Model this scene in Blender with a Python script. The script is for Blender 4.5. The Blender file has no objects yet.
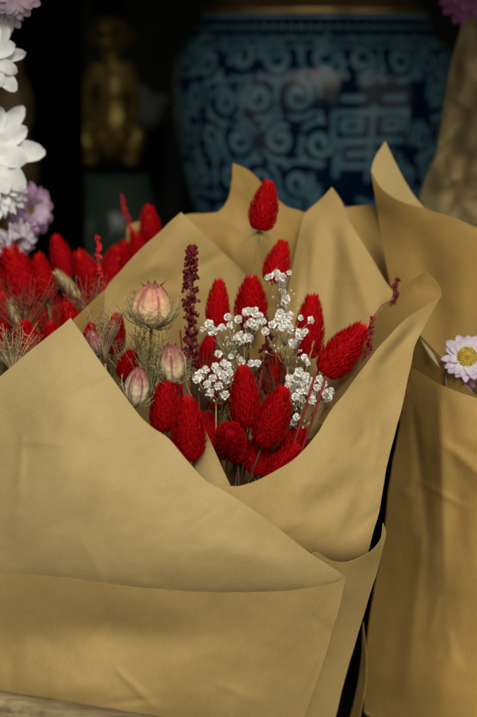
import bpy, bmesh, math, random
import numpy as np
from mathutils import Vector, Matrix, noise
from mathutils.geometry import delaunay_2d_cdt
from math import radians as R, sin, cos, pi, sqrt, exp

S = bpy.context.scene
COL = S.collection
rnd = random.Random(11)

# ------------------------------------------------------------------ camera
PITCH = R(12.0)
TARGET = Vector((0, 0, 0.30))
FWD = Vector((0, cos(PITCH), -sin(PITCH)))
UPV = Vector((0, sin(PITCH), cos(PITCH)))
CAM = TARGET - FWD * 1.0
FPX = 1500.0
cam_d = bpy.data.cameras.new('camera')
cam = bpy.data.objects.new('camera', cam_d)
COL.objects.link(cam)
cam.location = CAM
cam.rotation_euler = (pi / 2 - PITCH, 0, 0)
cam_d.sensor_fit = 'VERTICAL'
cam_d.sensor_height = 36.0
cam_d.lens = FPX / 717.0 * 36.0
cam_d.clip_start = 0.01
cam_d.clip_end = 200
cam_d.dof.use_dof = True
cam_d.dof.focus_distance = 0.985
cam_d.dof.aperture_fstop = 4.8
S.camera = cam

# ------------------------------------------------------------------ sky and sun (soft overcast)
SUN_DIR = Vector((0.12, -0.80, 0.62)).normalized()
elev = math.asin(SUN_DIR.z)
world = bpy.data.worlds.new('World')
S.world = world
world.use_nodes = True
wn = world.node_tree
wn.nodes.clear()
sky = wn.nodes.new('ShaderNodeTexSky')
sky.sky_type = 'NISHITA'
sky.sun_disc = False
sky.sun_elevation = elev
sky.sun_rotation = math.atan2(SUN_DIR.x, SUN_DIR.y)
sky.air_density = 0.7
sky.dust_density = 4.0
sky.ozone_density = 0.6
bg = wn.nodes.new('ShaderNodeBackground')
bg.inputs['Strength'].default_value = 0.055
wo = wn.nodes.new('ShaderNodeOutputWorld')
wn.links.new(sky.outputs[0], bg.inputs[0])
wn.links.new(bg.outputs[0], wo.inputs[0])
sun_d = bpy.data.lights.new('sun', 'SUN')
sun_d.energy = 1.5
sun_d.angle = R(18)
sun_d.color = (1.0, 0.965, 0.83)
sun = bpy.data.objects.new('sun', sun_d)
COL.objects.link(sun)
sun.rotation_euler = SUN_DIR.to_track_quat('Z', 'Y').to_euler()
S.view_settings.view_transform = 'Standard'
S.view_settings.look = 'None'
S.view_settings.exposure = 0.64
S.view_settings.gamma = 1
S.render.engine = 'CYCLES'
S.cycles.use_denoising = True
S.cycles.max_bounces = 8

# ------------------------------------------------------------------ helpers
def P(u, v, y):
    """photo pixel + distance plane -> world point"""
    d = FWD + Vector(((u - 238.5) / FPX, 0, 0)) - UPV * ((v - 358.5) / FPX)
    return CAM + d * ((y - CAM.y) / d.y)

def tag(o, label, cat, group=None):
    o['label'] = label
    o['category'] = cat
    if group:
        o['group'] = group
    return o

def empty(name, loc, label, cat, group=None):
    o = bpy.data.objects.new(name, None)
    o.empty_display_size = 0.01
    COL.objects.link(o)
    o.location = loc
    return tag(o, label, cat, group)

def mesh_obj(name, me, parent=None, mats=None):
    """vertices of me are in world space; parent is an unrotated Empty"""
    o = bpy.data.objects.new(name, me)
    COL.objects.link(o)
    if mats:
        for m in mats:
            me.materials.append(m)
    if parent:
        o.parent = parent
        o.location = -parent_world(parent)
    return o

def parent_world(p):
    w = Vector(p.location)
    while p.parent:
        p = p.parent
        w += Vector(p.location)
    return w

def me_from(name, vs, fs, smooth=True, mi=None):
    me = bpy.data.meshes.new(name)
    me.from_pydata([tuple(v) for v in vs], [], fs)
    if smooth:
        me.polygons.foreach_set('use_smooth', [True] * len(me.polygons))
    if mi:
        me.polygons.foreach_set('material_index', mi)
    me.update()
    return me

def col_attr(me, cols):
    a = me.color_attributes.new('tint', 'FLOAT_COLOR', 'POINT')
    a.data.foreach_set('color', np.array([(c[0], c[1], c[2], 1) for c in cols], dtype=np.float32).ravel())

class MB:
    def __init__(s):
        s.v = []; s.f = []; s.c = []
    def add(s, vs, fs, c=(1, 1, 1)):
        n = len(s.v)
        s.v += [Vector(x) for x in vs]
        s.f += [tuple(i + n for i in f) for f in fs]
        s.c += [c] * len(vs) if not isinstance(c, list) else c
    def tube(s, pts, r0, r1=None, seg=6, c=(1, 1, 1), cap=True):
        r1 = r0 if r1 is None else r1
        n = len(pts)
        pts = [Vector(p) for p in pts]
        vs = []; fs = []
        t0 = (pts[1] - pts[0]).normalized()
        nrm = t0.orthogonal().normalized()
        for i, p in enumerate(pts):
            t = (pts[min(i + 1, n - 1)] - pts[max(i - 1, 0)]).normalized()
            nrm = (nrm - t * nrm.dot(t))
            nrm = nrm.normalized() if nrm.length > 1e-9 else t.orthogonal().normalized()
            b = t.cross(nrm)
            r = r0 + (r1 - r0) * i / (n - 1)
            for k in range(seg):
                a = 2 * pi * k / seg
                vs.append(p + (nrm * cos(a) + b * sin(a)) * r)
        for i in range(n - 1):
            for k in range(seg):
                k2 = (k + 1) % seg
                fs.append((i * seg + k, i * seg + k2, (i + 1) * seg + k2, (i + 1) * seg + k))
        if cap:
            fs.append(tuple(range(seg))[::-1])
            fs.append(tuple((n - 1) * seg + k for k in range(seg)))
        s.add(vs, fs, c)
    def ell(s, c, rx, ry, rz, seg=12, rings=8, col=(1, 1, 1), M=None):
        vs = [Vector((0, 0, 1))]
        for i in range(1, rings):
            a = pi * i / rings
            for k in range(seg):
                b = 2 * pi * k / seg
                vs.append(Vector((sin(a) * cos(b), sin(a) * sin(b), cos(a))))
        vs.append(Vector((0, 0, -1)))
        fs = []
        for k in range(seg):
            fs.append((0, 1 + k, 1 + (k + 1) % seg))
        for i in range(rings - 2):
            for k in range(seg):
                a = 1 + i * seg; k2 = (k + 1) % seg
                fs.append((a + k, a + seg + k, a + seg + k2, a + k2))
        l = len(vs) - 1; a = 1 + (rings - 2) * seg
        for k in range(seg):
            fs.append((l, a + (k + 1) % seg, a + k))
        out = []
        for v in vs:
            w = Vector((v.x * rx, v.y * ry, v.z * rz))
            if M: w = M @ w
            out.append(w + Vector(c))
        s.add(out, fs, col)
    def box(s, c, hx, hy, hz, M=None, col=(1, 1, 1)):
        vs = []
        for x in (-1, 1):
            for y in (-1, 1):
                for z in (-1, 1):
                    w = Vector((x * hx, y * hy, z * hz))
                    if M: w = M @ w
                    vs.append(w + Vector(c))
        s.add(vs, [(0, 1, 3, 2), (4, 6, 7, 5), (0, 4, 5, 1), (2, 3, 7, 6), (0, 2, 6, 4), (1, 5, 7, 3)], col)
    def lathe(s, prof, c, seg=32, col=(1, 1, 1), cap=True):
        vs = []; fs = []
        for r, z in prof:
            for k in range(seg):
                a = 2 * pi * k / seg
                vs.append(Vector(c) + Vector((r * cos(a), r * sin(a), z)))
        for i in range(len(prof) - 1):
            for k in range(seg):
                k2 = (k + 1) % seg
                fs.append((i * seg + k, i * seg + k2, (i + 1) * seg + k2, (i + 1) * seg + k))
        if cap:
            fs.append(tuple(range(seg))[::-1]); n = len(prof) - 1
            fs.append(tuple(n * seg + k for k in range(seg)))
        s.add(vs, fs, col)
    def me(s, name, smooth=True):
        m = me_from(name, s.v, s.f, smooth)
        col_attr(m, s.c)
        return m
    def build(s, name, mat, parent=None, smooth=True):
        return mesh_obj(name, s.me(name, smooth), parent, [mat])

# ------------------------------------------------------------------ materials
def mat_new(name):
    m = bpy.data.materials.new(name)
    m.use_nodes = True
    nt = m.node_tree
    b = nt.nodes['Principled BSDF']
    return m, nt, b

def nd(nt, t, **kw):
    n = nt.nodes.new(t)
    for k, v in kw.items():
        if k in n.inputs: n.inputs[k].default_value = v
        else: setattr(n, k, v)
    return n

def mixc(nt, fac, a, b, mode='MIX'):
    n = nt.nodes.new('ShaderNodeMix'); n.data_type = 'RGBA'; n.blend_type = mode
    for sock, v in ((n.inputs[0], fac), (n.inputs[6], a), (n.inputs[7], b)):
        if hasattr(v, 'is_linked') or isinstance(v, bpy.types.NodeSocket): nt.links.new(v, sock)
        else: sock.default_value = v if not isinstance(v, tuple) else (*v, 1)
    return n.outputs[2]

def ramp(nt, sock, p0, p1, c0=(0, 0, 0), c1=(1, 1, 1)):
    r = nt.nodes.new('ShaderNodeValToRGB')
    r.color_ramp.elements[0].position = p0; r.color_ramp.elements[0].color = (*c0, 1)
    r.color_ramp.elements[1].position = p1; r.color_ramp.elements[1].color = (*c1, 1)
    nt.links.new(sock, r.inputs[0])
    return r.outputs[0]

def kraft(name, base, dark, rough=0.62, transl=0.16, crumple=0.0):
    m, nt, b = mat_new(name)
    uv = nd(nt, 'ShaderNodeUVMap', uv_map='UVMap')
    wav = nd(nt, 'ShaderNodeTexWave', wave_type='BANDS', bands_direction='X')
    wav.inputs['Scale'].default_value = 220.0      # fine machine ribs, about 1.4 mm apart
    wav.inputs['Distortion'].default_value = 0.35
    wav.inputs['Detail'].default_value = 2.0
    wav.inputs['Detail Scale'].default_value = 0.6
    nt.links.new(uv.outputs[0], wav.inputs[0])
    big = nd(nt, 'ShaderNodeTexNoise', Scale=16.0, Detail=4.0, Roughness=0.55)
    nt.links.new(uv.outputs[0], big.inputs['Vector'])
    mp = nd(nt, 'ShaderNodeMapping'); mp.inputs['Scale'].default_value = (700, 160, 1)
    nt.links.new(uv.outputs[0], mp.inputs[0])
    fib = nd(nt, 'ShaderNodeTexNoise', Scale=1.0, Detail=5.0, Roughness=0.7)
    nt.links.new(mp.outputs[0], fib.inputs['Vector'])
    c = mixc(nt, ramp(nt, big.outputs[0], 0.34, 0.68), dark, base)
    c2 = mixc(nt, ramp(nt, fib.outputs[0], 0.30, 0.75), (0.92, 0.91, 0.89), (1.03, 1.03, 1.02))
    c = mixc(nt, 1.0, c, c2, 'MULTIPLY')
    c3 = mixc(nt, wav.outputs['Color'], (0.89, 0.885, 0.86), (1.05, 1.05, 1.05))
    c = mixc(nt, 1.0, c, c3, 'MULTIPLY')
    spk = nd(nt, 'ShaderNodeTexVoronoi', Scale=260.0)
    nt.links.new(uv.outputs[0], spk.inputs['Vector'])
    sp = ramp(nt, spk.outputs['Distance'], 0.05, 0.12, (0.72, 0.68, 0.62), (1, 1, 1))
    spn = nd(nt, 'ShaderNodeTexNoise', Scale=70.0)
    nt.links.new(uv.outputs[0], spn.inputs['Vector'])
    c = mixc(nt, ramp(nt, spn.outputs[0], 0.56, 0.62), c, mixc(nt, 1.0, c, sp, 'MULTIPLY'))
    nt.links.new(c, b.inputs['Base Color'])
    b.inputs['Roughness'].default_value = rough
    b.inputs['Specular IOR Level'].default_value = 0.25
    bm1 = nd(nt, 'ShaderNodeBump', Strength=0.20, Distance=0.0006)
    nt.links.new(wav.outputs['Fac'], bm1.inputs['Height'])
    cr = nd(nt, 'ShaderNodeTexNoise', Scale=38.0, Detail=5.0, Roughness=0.6)
    nt.links.new(uv.outputs[0], cr.inputs['Vector'])
    bm2 = nd(nt, 'ShaderNodeBump', Strength=0.14, Distance=0.004)
    nt.links.new(cr.outputs[0], bm2.inputs['Height'])
    nt.links.new(bm1.outputs[0], bm2.inputs['Normal'])
    nt.links.new(bm2.outputs[0], b.inputs['Normal'])
    tr = nd(nt, 'ShaderNodeBsdfTranslucent')
    ct = mixc(nt, 1.0, c, (1.0, 0.80, 0.52), 'MULTIPLY')
    nt.links.new(ct, tr.inputs[0])
    nt.links.new(bm2.outputs[0], tr.inputs[1])
    mx = nd(nt, 'ShaderNodeMixShader'); mx.inputs[0].default_value = transl
    nt.links.new(b.outputs[0], mx.inputs[1]); nt.links.new(tr.outputs[0], mx.inputs[2])
    nt.links.new(mx.outputs[0], nt.nodes['Material Output'].inputs[0])
    return m

def tinted(name, rough=0.6, noise_scale=400.0, lo=0.75, hi=1.15, spec=0.2, transl=0.0, bump=0.0, sheen=0.0, tcol=(1, 1, 1)):
    """colour from the mesh's own tint attribute, broken up with noise"""
    m, nt, b = mat_new(name)
    at = nd(nt, 'ShaderNodeVertexColor', layer_name='tint')
    tc = nd(nt, 'ShaderNodeTexCoord')
    nz = nd(nt, 'ShaderNodeTexNoise', Scale=noise_scale, Detail=3.0)
    nt.links.new(tc.outputs['Object'], nz.inputs['Vector'])
    c = mixc(nt, 1.0, at.outputs[0], ramp(nt, nz.outputs[0], 0.3, 0.7, (lo,) * 3, (hi,) * 3), 'MULTIPLY')
    nt.links.new(c, b.inputs['Base Color'])
    b.inputs['Roughness'].default_value = rough
    b.inputs['Specular IOR Level'].default_value = spec
    if sheen:
        b.inputs['Sheen Weight'].default_value = sheen
        b.inputs['Sheen Roughness'].default_value = 0.4
    if bump:
        bp = nd(nt, 'ShaderNodeBump', Strength=bump, Distance=0.001)
        nt.links.new(nz.outputs[0], bp.inputs['Height'])
        nt.links.new(bp.outputs[0], b.inputs['Normal'])
    if transl:
        tr = nd(nt, 'ShaderNodeBsdfTranslucent')
        nt.links.new(mixc(nt, 1.0, c, tcol, 'MULTIPLY'), tr.inputs[0])
        mx = nd(nt, 'ShaderNodeMixShader'); mx.inputs[0].default_value = transl
        nt.links.new(b.outputs[0], mx.inputs[1]); nt.links.new(tr.outputs[0], mx.inputs[2])
        nt.links.new(mx.outputs[0], nt.nodes['Material Output'].inputs[0])
    return m

def plain(name, col, col2, scale=60.0, rough=0.5, metal=0.0, coat=0.0, bump=0.0, spec=0.5):
    m, nt, b = mat_new(name)
    tc = nd(nt, 'ShaderNodeTexCoord')
    nz = nd(nt, 'ShaderNodeTexNoise', Scale=scale, Detail=4.0)
    nt.links.new(tc.outputs['Object'], nz.inputs['Vector'])
    nt.links.new(mixc(nt, ramp(nt, nz.outputs[0], 0.3, 0.7), col, col2), b.inputs['Base Color'])
    b.inputs['Roughness'].default_value = rough
    b.inputs['Metallic'].default_value = metal
    b.inputs['Coat Weight'].default_value = coat
    b.inputs['Specular IOR Level'].default_value = spec
    if bump:
        bp = nd(nt, 'ShaderNodeBump', Strength=bump, Distance=0.003)
        nt.links.new(nz.outputs[0], bp.inputs['Height'])
        nt.links.new(bp.outputs[0], b.inputs['Normal'])
    return m

M_KRAFT = kraft('kraft_paper', (0.475, 0.364, 0.162), (0.430, 0.321, 0.134), transl=0.18)
M_KRAFT_B = kraft('kraft_paper_tan', (0.465, 0.336, 0.132), (0.415, 0.290, 0.106), transl=0.2)
M_KRAFT_W = kraft('kraft_paper_warm', (0.455, 0.300, 0.092), (0.400, 0.253, 0.072), transl=0.24)
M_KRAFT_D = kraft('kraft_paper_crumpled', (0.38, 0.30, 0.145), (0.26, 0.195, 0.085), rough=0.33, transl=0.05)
M_RED = tinted('dyed_red_bristle', 0.75, 900, 0.85, 1.12, 0.04, 0.22, tcol=(1, 0.5, 0.5))
M_MAROON = tinted('dried_maroon_seed', 0.6, 900, 0.6, 1.2, 0.2)
M_STEM = tinted('dried_stem', 0.7, 300, 0.7, 1.15, 0.2)
M_POD = tinted('papery_pod', 0.6, 260, 0.82, 1.1, 0.25, 0.1, bump=0.35)
M_PETAL = tinted('petal', 0.6, 160, 0.88, 1.06, 0.1, 0.38)
M_WHITE = tinted('baby_breath', 0.7, 900, 1.0, 1.05, 0.1, 0.12)
M_GOLD = plain('aged_gold', (0.60, 0.45, 0.12), (0.26, 0.18, 0.045), 60, 0.36, 0.5, 0, 0.3)
M_GOLD_D = plain('dull_gold', (0.16, 0.11, 0.025), (0.09, 0.06, 0.015), 40, 0.5, 0.3, 0, 0.3)
M_BRASS = plain('gilded_rim', (0.85, 0.64, 0.26), (0.50, 0.35, 0.12), 25, 0.3, 0.8, 0, 0.2)
M_BLUE = plain('cobalt_glaze', (0.003, 0.017, 0.055), (0.005, 0.030, 0.085), 30, 0.10, 0, 0.35, 0.03)
M_PALE = plain('pale_glaze', (0.27, 0.52, 0.58), (0.08, 0.27, 0.38), 45, 0.13, 0, 0.25, 0.03)
M_BLACK = plain('black_felt', (0.006, 0.006, 0.006), (0.012, 0.012, 0.011), 80, 0.85, spec=0.1)
M_GREY = plain('pale_ceramic', (0.42, 0.47, 0.45), (0.30, 0.34, 0.33), 40, 0.4)
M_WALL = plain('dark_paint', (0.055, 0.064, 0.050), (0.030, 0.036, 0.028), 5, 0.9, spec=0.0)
M_BLACK_SHADE = plain('black_paint_shade', (0.002, 0.002, 0.002), (0.004, 0.004, 0.004), 9, 0.9, spec=0.0)  # near black: paint of the post, and shade put into the gap surfaces
M_GROUND = plain('grey_paving', (0.22, 0.21, 0.18), (0.16, 0.15, 0.135), 12, 0.85, 0, 0, 0.4)

def wood_mat():
    m, nt, b = mat_new('weathered_wood')
    tc = nd(nt, 'ShaderNodeTexCoord')
    mp = nd(nt, 'ShaderNodeMapping'); mp.inputs['Scale'].default_value = (14, 120, 120)
    nt.links.new(tc.outputs['Object'], mp.inputs[0])
    nz = nd(nt, 'ShaderNodeTexNoise', Scale=1.0, Detail=8.0, Roughness=0.65)
    nt.links.new(mp.outputs[0], nz.inputs['Vector'])
    n2 = nd(nt, 'ShaderNodeTexNoise', Scale=55.0, Detail=5.0, Roughness=0.7)
    nt.links.new(tc.outputs['Object'], n2.inputs['Vector'])
    c = mixc(nt, ramp(nt, nz.outputs[0], 0.38, 0.62), (0.085, 0.058, 0.026), (0.36, 0.26, 0.12))
    c = mixc(nt, ramp(nt, n2.outputs[0], 0.45, 0.7), c, (0.24, 0.19, 0.085))
    nt.links.new(c, b.inputs['Base Color'])
    b.inputs['Roughness'].default_value = 0.85
    bp = nd(nt, 'ShaderNodeBump', Strength=0.8, Distance=0.003)
    nt.links.new(nz.outputs[0], bp.inputs['Height'])
    nt.links.new(bp.outputs[0], b.inputs['Normal'])
    return m
M_WOOD = wood_mat()

def glass_mat():
    m, nt, b = mat_new('green_glass')
    tc = nd(nt, 'ShaderNodeTexCoord')
    nz = nd(nt, 'ShaderNodeTexNoise', Scale=30.0, Detail=2.0)
    nt.links.new(tc.outputs['Object'], nz.inputs['Vector'])
    nt.links.new(mixc(nt, nz.outputs[0], (0.22, 0.42, 0.28), (0.34, 0.52, 0.38)), b.inputs['Base Color'])
    b.inputs['Roughness'].default_value = 0.12
    b.inputs['Transmission Weight'].default_value = 0.7
    return m
M_GLASS = glass_mat()

# ------------------------------------------------------------------ paper sheets
def smooth_outline(pts, step=3.0):
    """pts: (u,v,y[,'c']); Catmull-Rom between corners, resampled every `step` px"""
    n = len(pts); out = []
    for i in range(n):
        p0, p1, p2, p3 = (pts[(i + k) % n] for k in (-1, 0, 1, 2))
        c1 = len(p1) > 3; c2 = len(p2) > 3
        a, b = np.array(p1[:3], float), np.array(p2[:3], float)
        m1 = (b - np.array(p0[:3], float)) / 2 if not c1 else (b - a)
        m2 = (np.array(p3[:3], float) - a) / 2 if not c2 else (b - a)
        L = np.linalg.norm((b - a)[:2])
        m1 *= min(1, L / (np.linalg.norm(m1[:2]) + 1e-9)); m2 *= min(1, L / (np.linalg.norm(m2[:2]) + 1e-9))
        k = max(1, int(L / step))
        for j in range(k):
            t = j / k
            h = (2*t**3 - 3*t**2 + 1) * a + (t**3 - 2*t**2 + t) * m1 + (-2*t**3 + 3*t**2) * b + (t**3 - t**2) * m2
            out.append(h)
    return np.array(out)

def tps_fit(ctrl, lam=1e-3):
    X = np.array([(c[0], c[1]) for c in ctrl], float) / 100.0
    Y = np.array([c[2] for c in ctrl], float)
    n = len(X)
    d = np.linalg.norm(X[:, None] - X[None], axis=2)
    K = np.where(d > 0, d * d * np.log(d + 1e-12), 0) + lam * np.eye(n)
    Q = np.hstack([np.ones((n, 1)), X])
    A = np.block([[K, Q], [Q.T, np.zeros((3, 3))]])
    w = np.linalg.solve(A, np.concatenate([Y, np.zeros(3)]))
    def f(U):
        U = np.asarray(U, float) / 100.0
        d = np.linalg.norm(U[:, None] - X[None], axis=2)
        return np.where(d > 0, d * d * np.log(d + 1e-12), 0) @ w[:n] + w[n] + U @ w[n + 1:]
    return f

def sheet(name, outline, inner, parent, mat, rib=80, wr=1.0, seed=0, creases=(), step=3.2, label=None, thick=0.00028, crumple=0.0, edge=0.6, folds=()):
    ol = smooth_outline(outline, step * 0.7)
    f = tps_fit([p[:3] for p in outline] + list(inner))
    lo = ol[:, :2].min(0); hi = ol[:, :2].max(0)
    # tiny waviness of the cut edge so that it is not ruler-clean
    fr = random.Random(int(seed * 77) + 3)
    span = hi - lo; nf_ = int(3 + span[0] * span[1] / 2600 * 0.55)
    folds = list(folds)
    for _ in range(nf_):                                   # handling creases: short crisp kinks
        u0 = lo[0] + fr.random() * span[0]; v0 = lo[1] + fr.random() * span[1]
        a = R(rib) + pi / 2 + fr.gauss(0, 0.7); L = fr.uniform(16, 85)
        folds.append((u0, v0, u0 + L * cos(a), v0 + L * sin(a), fr.choice((-1, 1)) * fr.uniform(0.0003, 0.0013) * wr, fr.uniform(3.5, 11)))
    pts = []
    for i, q in enumerate(ol):
        e = edge * noise.noise(Vector((q[0] * 0.05, q[1] * 0.05, seed + 40.0)))
        pts.append(Vector((q[0] + e, q[1] + e)))
    nb = len(pts)
    poly = [(p.x, p.y) for p in pts]
    def inside(x, y):
        c = False; j = nb - 1
        for i in range(nb):
            xi, yi = poly[i]; xj, yj = poly[j]
            if (yi > y) != (yj > y) and x < (xj - xi) * (y - yi) / (yj - yi) + xi: c = not c
            j = i
        return c
    arr = np.array(poly)
    row = 0; y = lo[1] + step / 2
    while y < hi[1]:
        x = lo[0] + (step / 2 if row % 2 else 0)
        while x < hi[0]:
            if np.min((arr[:, 0] - x) ** 2 + (arr[:, 1] - y) ** 2) > (step * 0.55) ** 2 and inside(x, y):
                pts.append(Vector((x, y)))
            x += step
        y += step * 0.87; row += 1
    vs, _, fs, _, _, _ = delaunay_2d_cdt(pts, [], [list(range(nb))], 1, 1e-4)
    U = np.array([(v.x, v.y) for v in vs])
    D = f(U)
    out = []
    for (u, v), d in zip(U, D):
        n1 = noise.noise(Vector((u * 0.012, v * 0.012, seed)))
        n2 = noise.noise(Vector((u * 0.034 + v * 0.012, v * 0.026 - u * 0.01, seed + 7.3)))
        n3 = noise.ridged_multi_fractal(Vector((u * 0.014 + 0.004 * v, v * 0.011, seed + 3.1)), 1.0, 2.2, 4, 1.0, 2.0)
        n4 = noise.noise(Vector((u * 0.09, v * 0.09, seed + 17.0)))
        d += wr * (0.0021 * n1 + 0.0009 * n2 + 0.0010 * n3 + 0.00022 * n4)
        if crumple:
            c1 = noise.voronoi(Vector((u * 0.03, v * 0.022, seed)))[0]
            d += crumple * (c1[1] - c1[0])
        for (u0, v0, u1, v1, amp, w) in creases:
            du, dv = u1 - u0, v1 - v0; L2 = du * du + dv * dv
            t = ((u - u0) * du + (v - v0) * dv) / L2
            tt = min(1, max(0, t))
            px, py = u - (u0 + du * tt), v - (v0 + dv * tt)
            s = ((u - u0) * dv - (v - v0) * du) / sqrt(L2)
            q = sqrt(px * px + py * py)
            fade = 1 - (2 * abs(tt - 0.5)) ** 2
            d += amp * exp(-(q / w) ** 2) * fade
        for (u0, v0, u1, v1, amp, w) in folds:
            du, dv = u1 - u0, v1 - v0; L = sqrt(du * du + dv * dv)
            t = ((u - u0) * du + (v - v0) * dv) / (L * L)
            if -0.05 < t < 1.05:
                q = abs((u - u0) * dv - (v - v0) * du) / L
                ww = w * (0.45 + 1.1 * t)
                if q < ww:
                    d += amp * (1 - q / ww) ** 1.4 * max(0, 1 - (2 * abs(t - 0.5)) ** 3)
        w_ = P(u, v, d); w_.z = max(w_.z, 0.006)         # the wrap stands on the ground
        out.append(w_)
    me = me_from(name, out, [tuple(x) for x in fs])
    uvl = me.uv_layers.new(name='UVMap')
    a = R(rib); ca, sa = cos(a), sin(a)
    base = np.array([((u * ca + v * sa) / FPX + seed * 0.37, (-u * sa + v * ca) / FPX + seed * 0.21) for u, v in U])
    li = np.empty(len(me.loops), dtype=np.int32); me.loops.foreach_get('vertex_index', li)
    uvl.data.foreach_set('uv', base[li].astype(np.float32).ravel())
    o = mesh_obj(name, me, parent, [mat])
    s = o.modifiers.new('thickness', 'SOLIDIFY'); s.thickness = thick; s.offset = 0
    es = o.modifiers.new('crisp_edge', 'EDGE_SPLIT'); es.split_angle = R(50)
    if label: o['label'] = label
    return o

# ------------------------------------------------------------------ setting
def quad_box(name, x0, x1, y0, y1, z0, z1, mat):
    mb = MB(); mb.box(((x0 + x1) / 2, (y0 + y1) / 2, (z0 + z1) / 2), (x1 - x0) / 2, (y1 - y0) / 2, (z1 - z0) / 2)
    o = mb.build(name, mat, None, False); o['kind'] = 'structure'
    return o
g = mesh_obj('ground', me_from('ground', [(-30, -30, 0), (30, -30, 0), (30, 30, 0), (-30, 30, 0)], [(0, 1, 2, 3)], False), None, [M_GROUND])
g['kind'] = 'structure'
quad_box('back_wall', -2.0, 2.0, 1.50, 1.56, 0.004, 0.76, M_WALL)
quad_box('shade_awning', -2.0, 2.0, -0.08, 1.498, 0.68, 0.74, M_BLACK_SHADE)  # unseen; carried forward over the wraps to shade the back papers
quad_box('side_wall', -2.06, -2.002, 0.34, 1.56, 0.004, 0.679, M_BLACK_SHADE)
quad_box('side_wall', 2.002, 2.06, 0.34, 1.56, 0.004, 0.679, M_BLACK_SHADE)
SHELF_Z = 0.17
quad_box('shelf', -2.0, 2.0, 0.36, 1.498, 0.004, SHELF_Z, M_BLACK_SHADE)
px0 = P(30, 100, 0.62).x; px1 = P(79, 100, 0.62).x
post = quad_box('window_post', px0 - 0.10, px1, 0.60, 0.66, SHELF_Z + 0.001, 0.679, M_BLACK_SHADE)

fl_ = mesh_obj('gap_shade_sheet', me_from('gap_shade_sheet', [(-2, 0.02, 0.0045), (2, 0.02, 0.0045), (2, 0.149, 0.0045), (-2, 0.149, 0.0045)], [(0, 1, 2, 3)], False), None, [M_BLACK_SHADE])  # black sheet added over the ground so the gap between wraps stays dark
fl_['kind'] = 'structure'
quad_box('step', -2.0, 2.0, 0.15, 0.359, 0.004, 0.14, M_BLACK_SHADE)  # black block added behind the wraps to keep their gap in shade
# ------------------------------------------------------------------ vase
VX = P(313, 100, 0.72).x; VY = 0.72
zt = lambda v: P(313, v, VY - 0.05).z
sc_v = (VY + 0.98) / FPX
prof = [(0.085, SHELF_Z + 0.001), (0.092, SHELF_Z + 0.012)]
zz = lambda v: zt(v)
for v, hw in ((236, 112), (205, 119), (180, 126), (150, 132), (120, 136), (90, 138), (68, 137), (55, 134), (45, 128), (38, 120), (33, 114), (26, 112), (18, 111)):
    prof.append((hw * sc_v, zz(v)))
zs = [p[1] for p in prof]; rs = [p[0] for p in prof]
zmin, zmax = min(zs), max(zs)
def vr(z): return float(np.interp(z, zs, rs))
N = 60
fine = [(vr(zmin + (zmax - zmin) * i / N), zmin + (zmax - zmin) * i / N) for i in range(N + 1)]
for _ in range(2):
    fine = [fine[0]] + [((fine[i-1][0] + 2*fine[i][0] + fine[i+1][0]) / 4, fine[i][1]) for i in range(1, N)] + [fine[-1]]
zs = [p[1] for p in fine]; rs = [p[0] for p in fine]
vase = empty('planter_vase', (VX, VY, SHELF_Z), 'large blue and white glazed vase with scroll pattern behind the bouquets', 'vase')
mb = MB(); mb.lathe(fine, (VX, VY, 0), 96)
vb, vf = mb.v, mb.f; nbody = len(vf)
def wrap(s, z, off=0.0007):
    r = vr(z) + off; th = s / 0.152
    return Vector((VX + r * sin(th), VY - r * cos(th), z))
def ribbon(pts, w0, w1=None, off=0.0007):
    w1 = w0 if w1 is None else w1
    n = len(pts); base = len(vb)
    for i, (s, z) in enumerate(pts):
        a = pts[max(i - 1, 0)]; b = pts[min(i + 1, n - 1)]
        dx, dz = b[0] - a[0], b[1] - a[1]; L = math.hypot(dx, dz) + 1e-9
        w = w0 + (w1 - w0) * i / (n - 1)
        if 0 < i < n - 1: w *= 1 + 0.18 * noise.noise(Vector((s * 90, z * 90, 2)))
        nx, nz = -dz / L * w / 2, dx / L * w / 2
        for k in (-1, 0, 1):
            vb.append(wrap(s + nx * k, z + nz * k, off + (0.0004 if k == 0 else 0)))
    for i in range(n - 1):
        for k in range(2):
            q = base + i * 3 + k
            vf.append((q, q + 1, q + 4, q + 3))
def scroll(s, z, rad, a0, hand=1, turns=1.6, w=0.0062):
    n = 34; pts = []
    for i in range(n):
        t = i / (n - 1); rr = rad * (1.0 - 0.86 * t ** 0.85); a = a0 + hand * t * turns * 2 * pi
        pts.append((s + rr * cos(a), z + rr * sin(a)))
    ribbon(pts, w, w * 0.85)
zrow = [zz(58), zz(96), zz(134), zz(172), zz(208)]
PXV = sc_v
mo_s = 0.152 * math.asin(max(-1, min(1, (47 * PXV) / 0.152)))
vr_rnd = random.Random(5)
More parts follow.
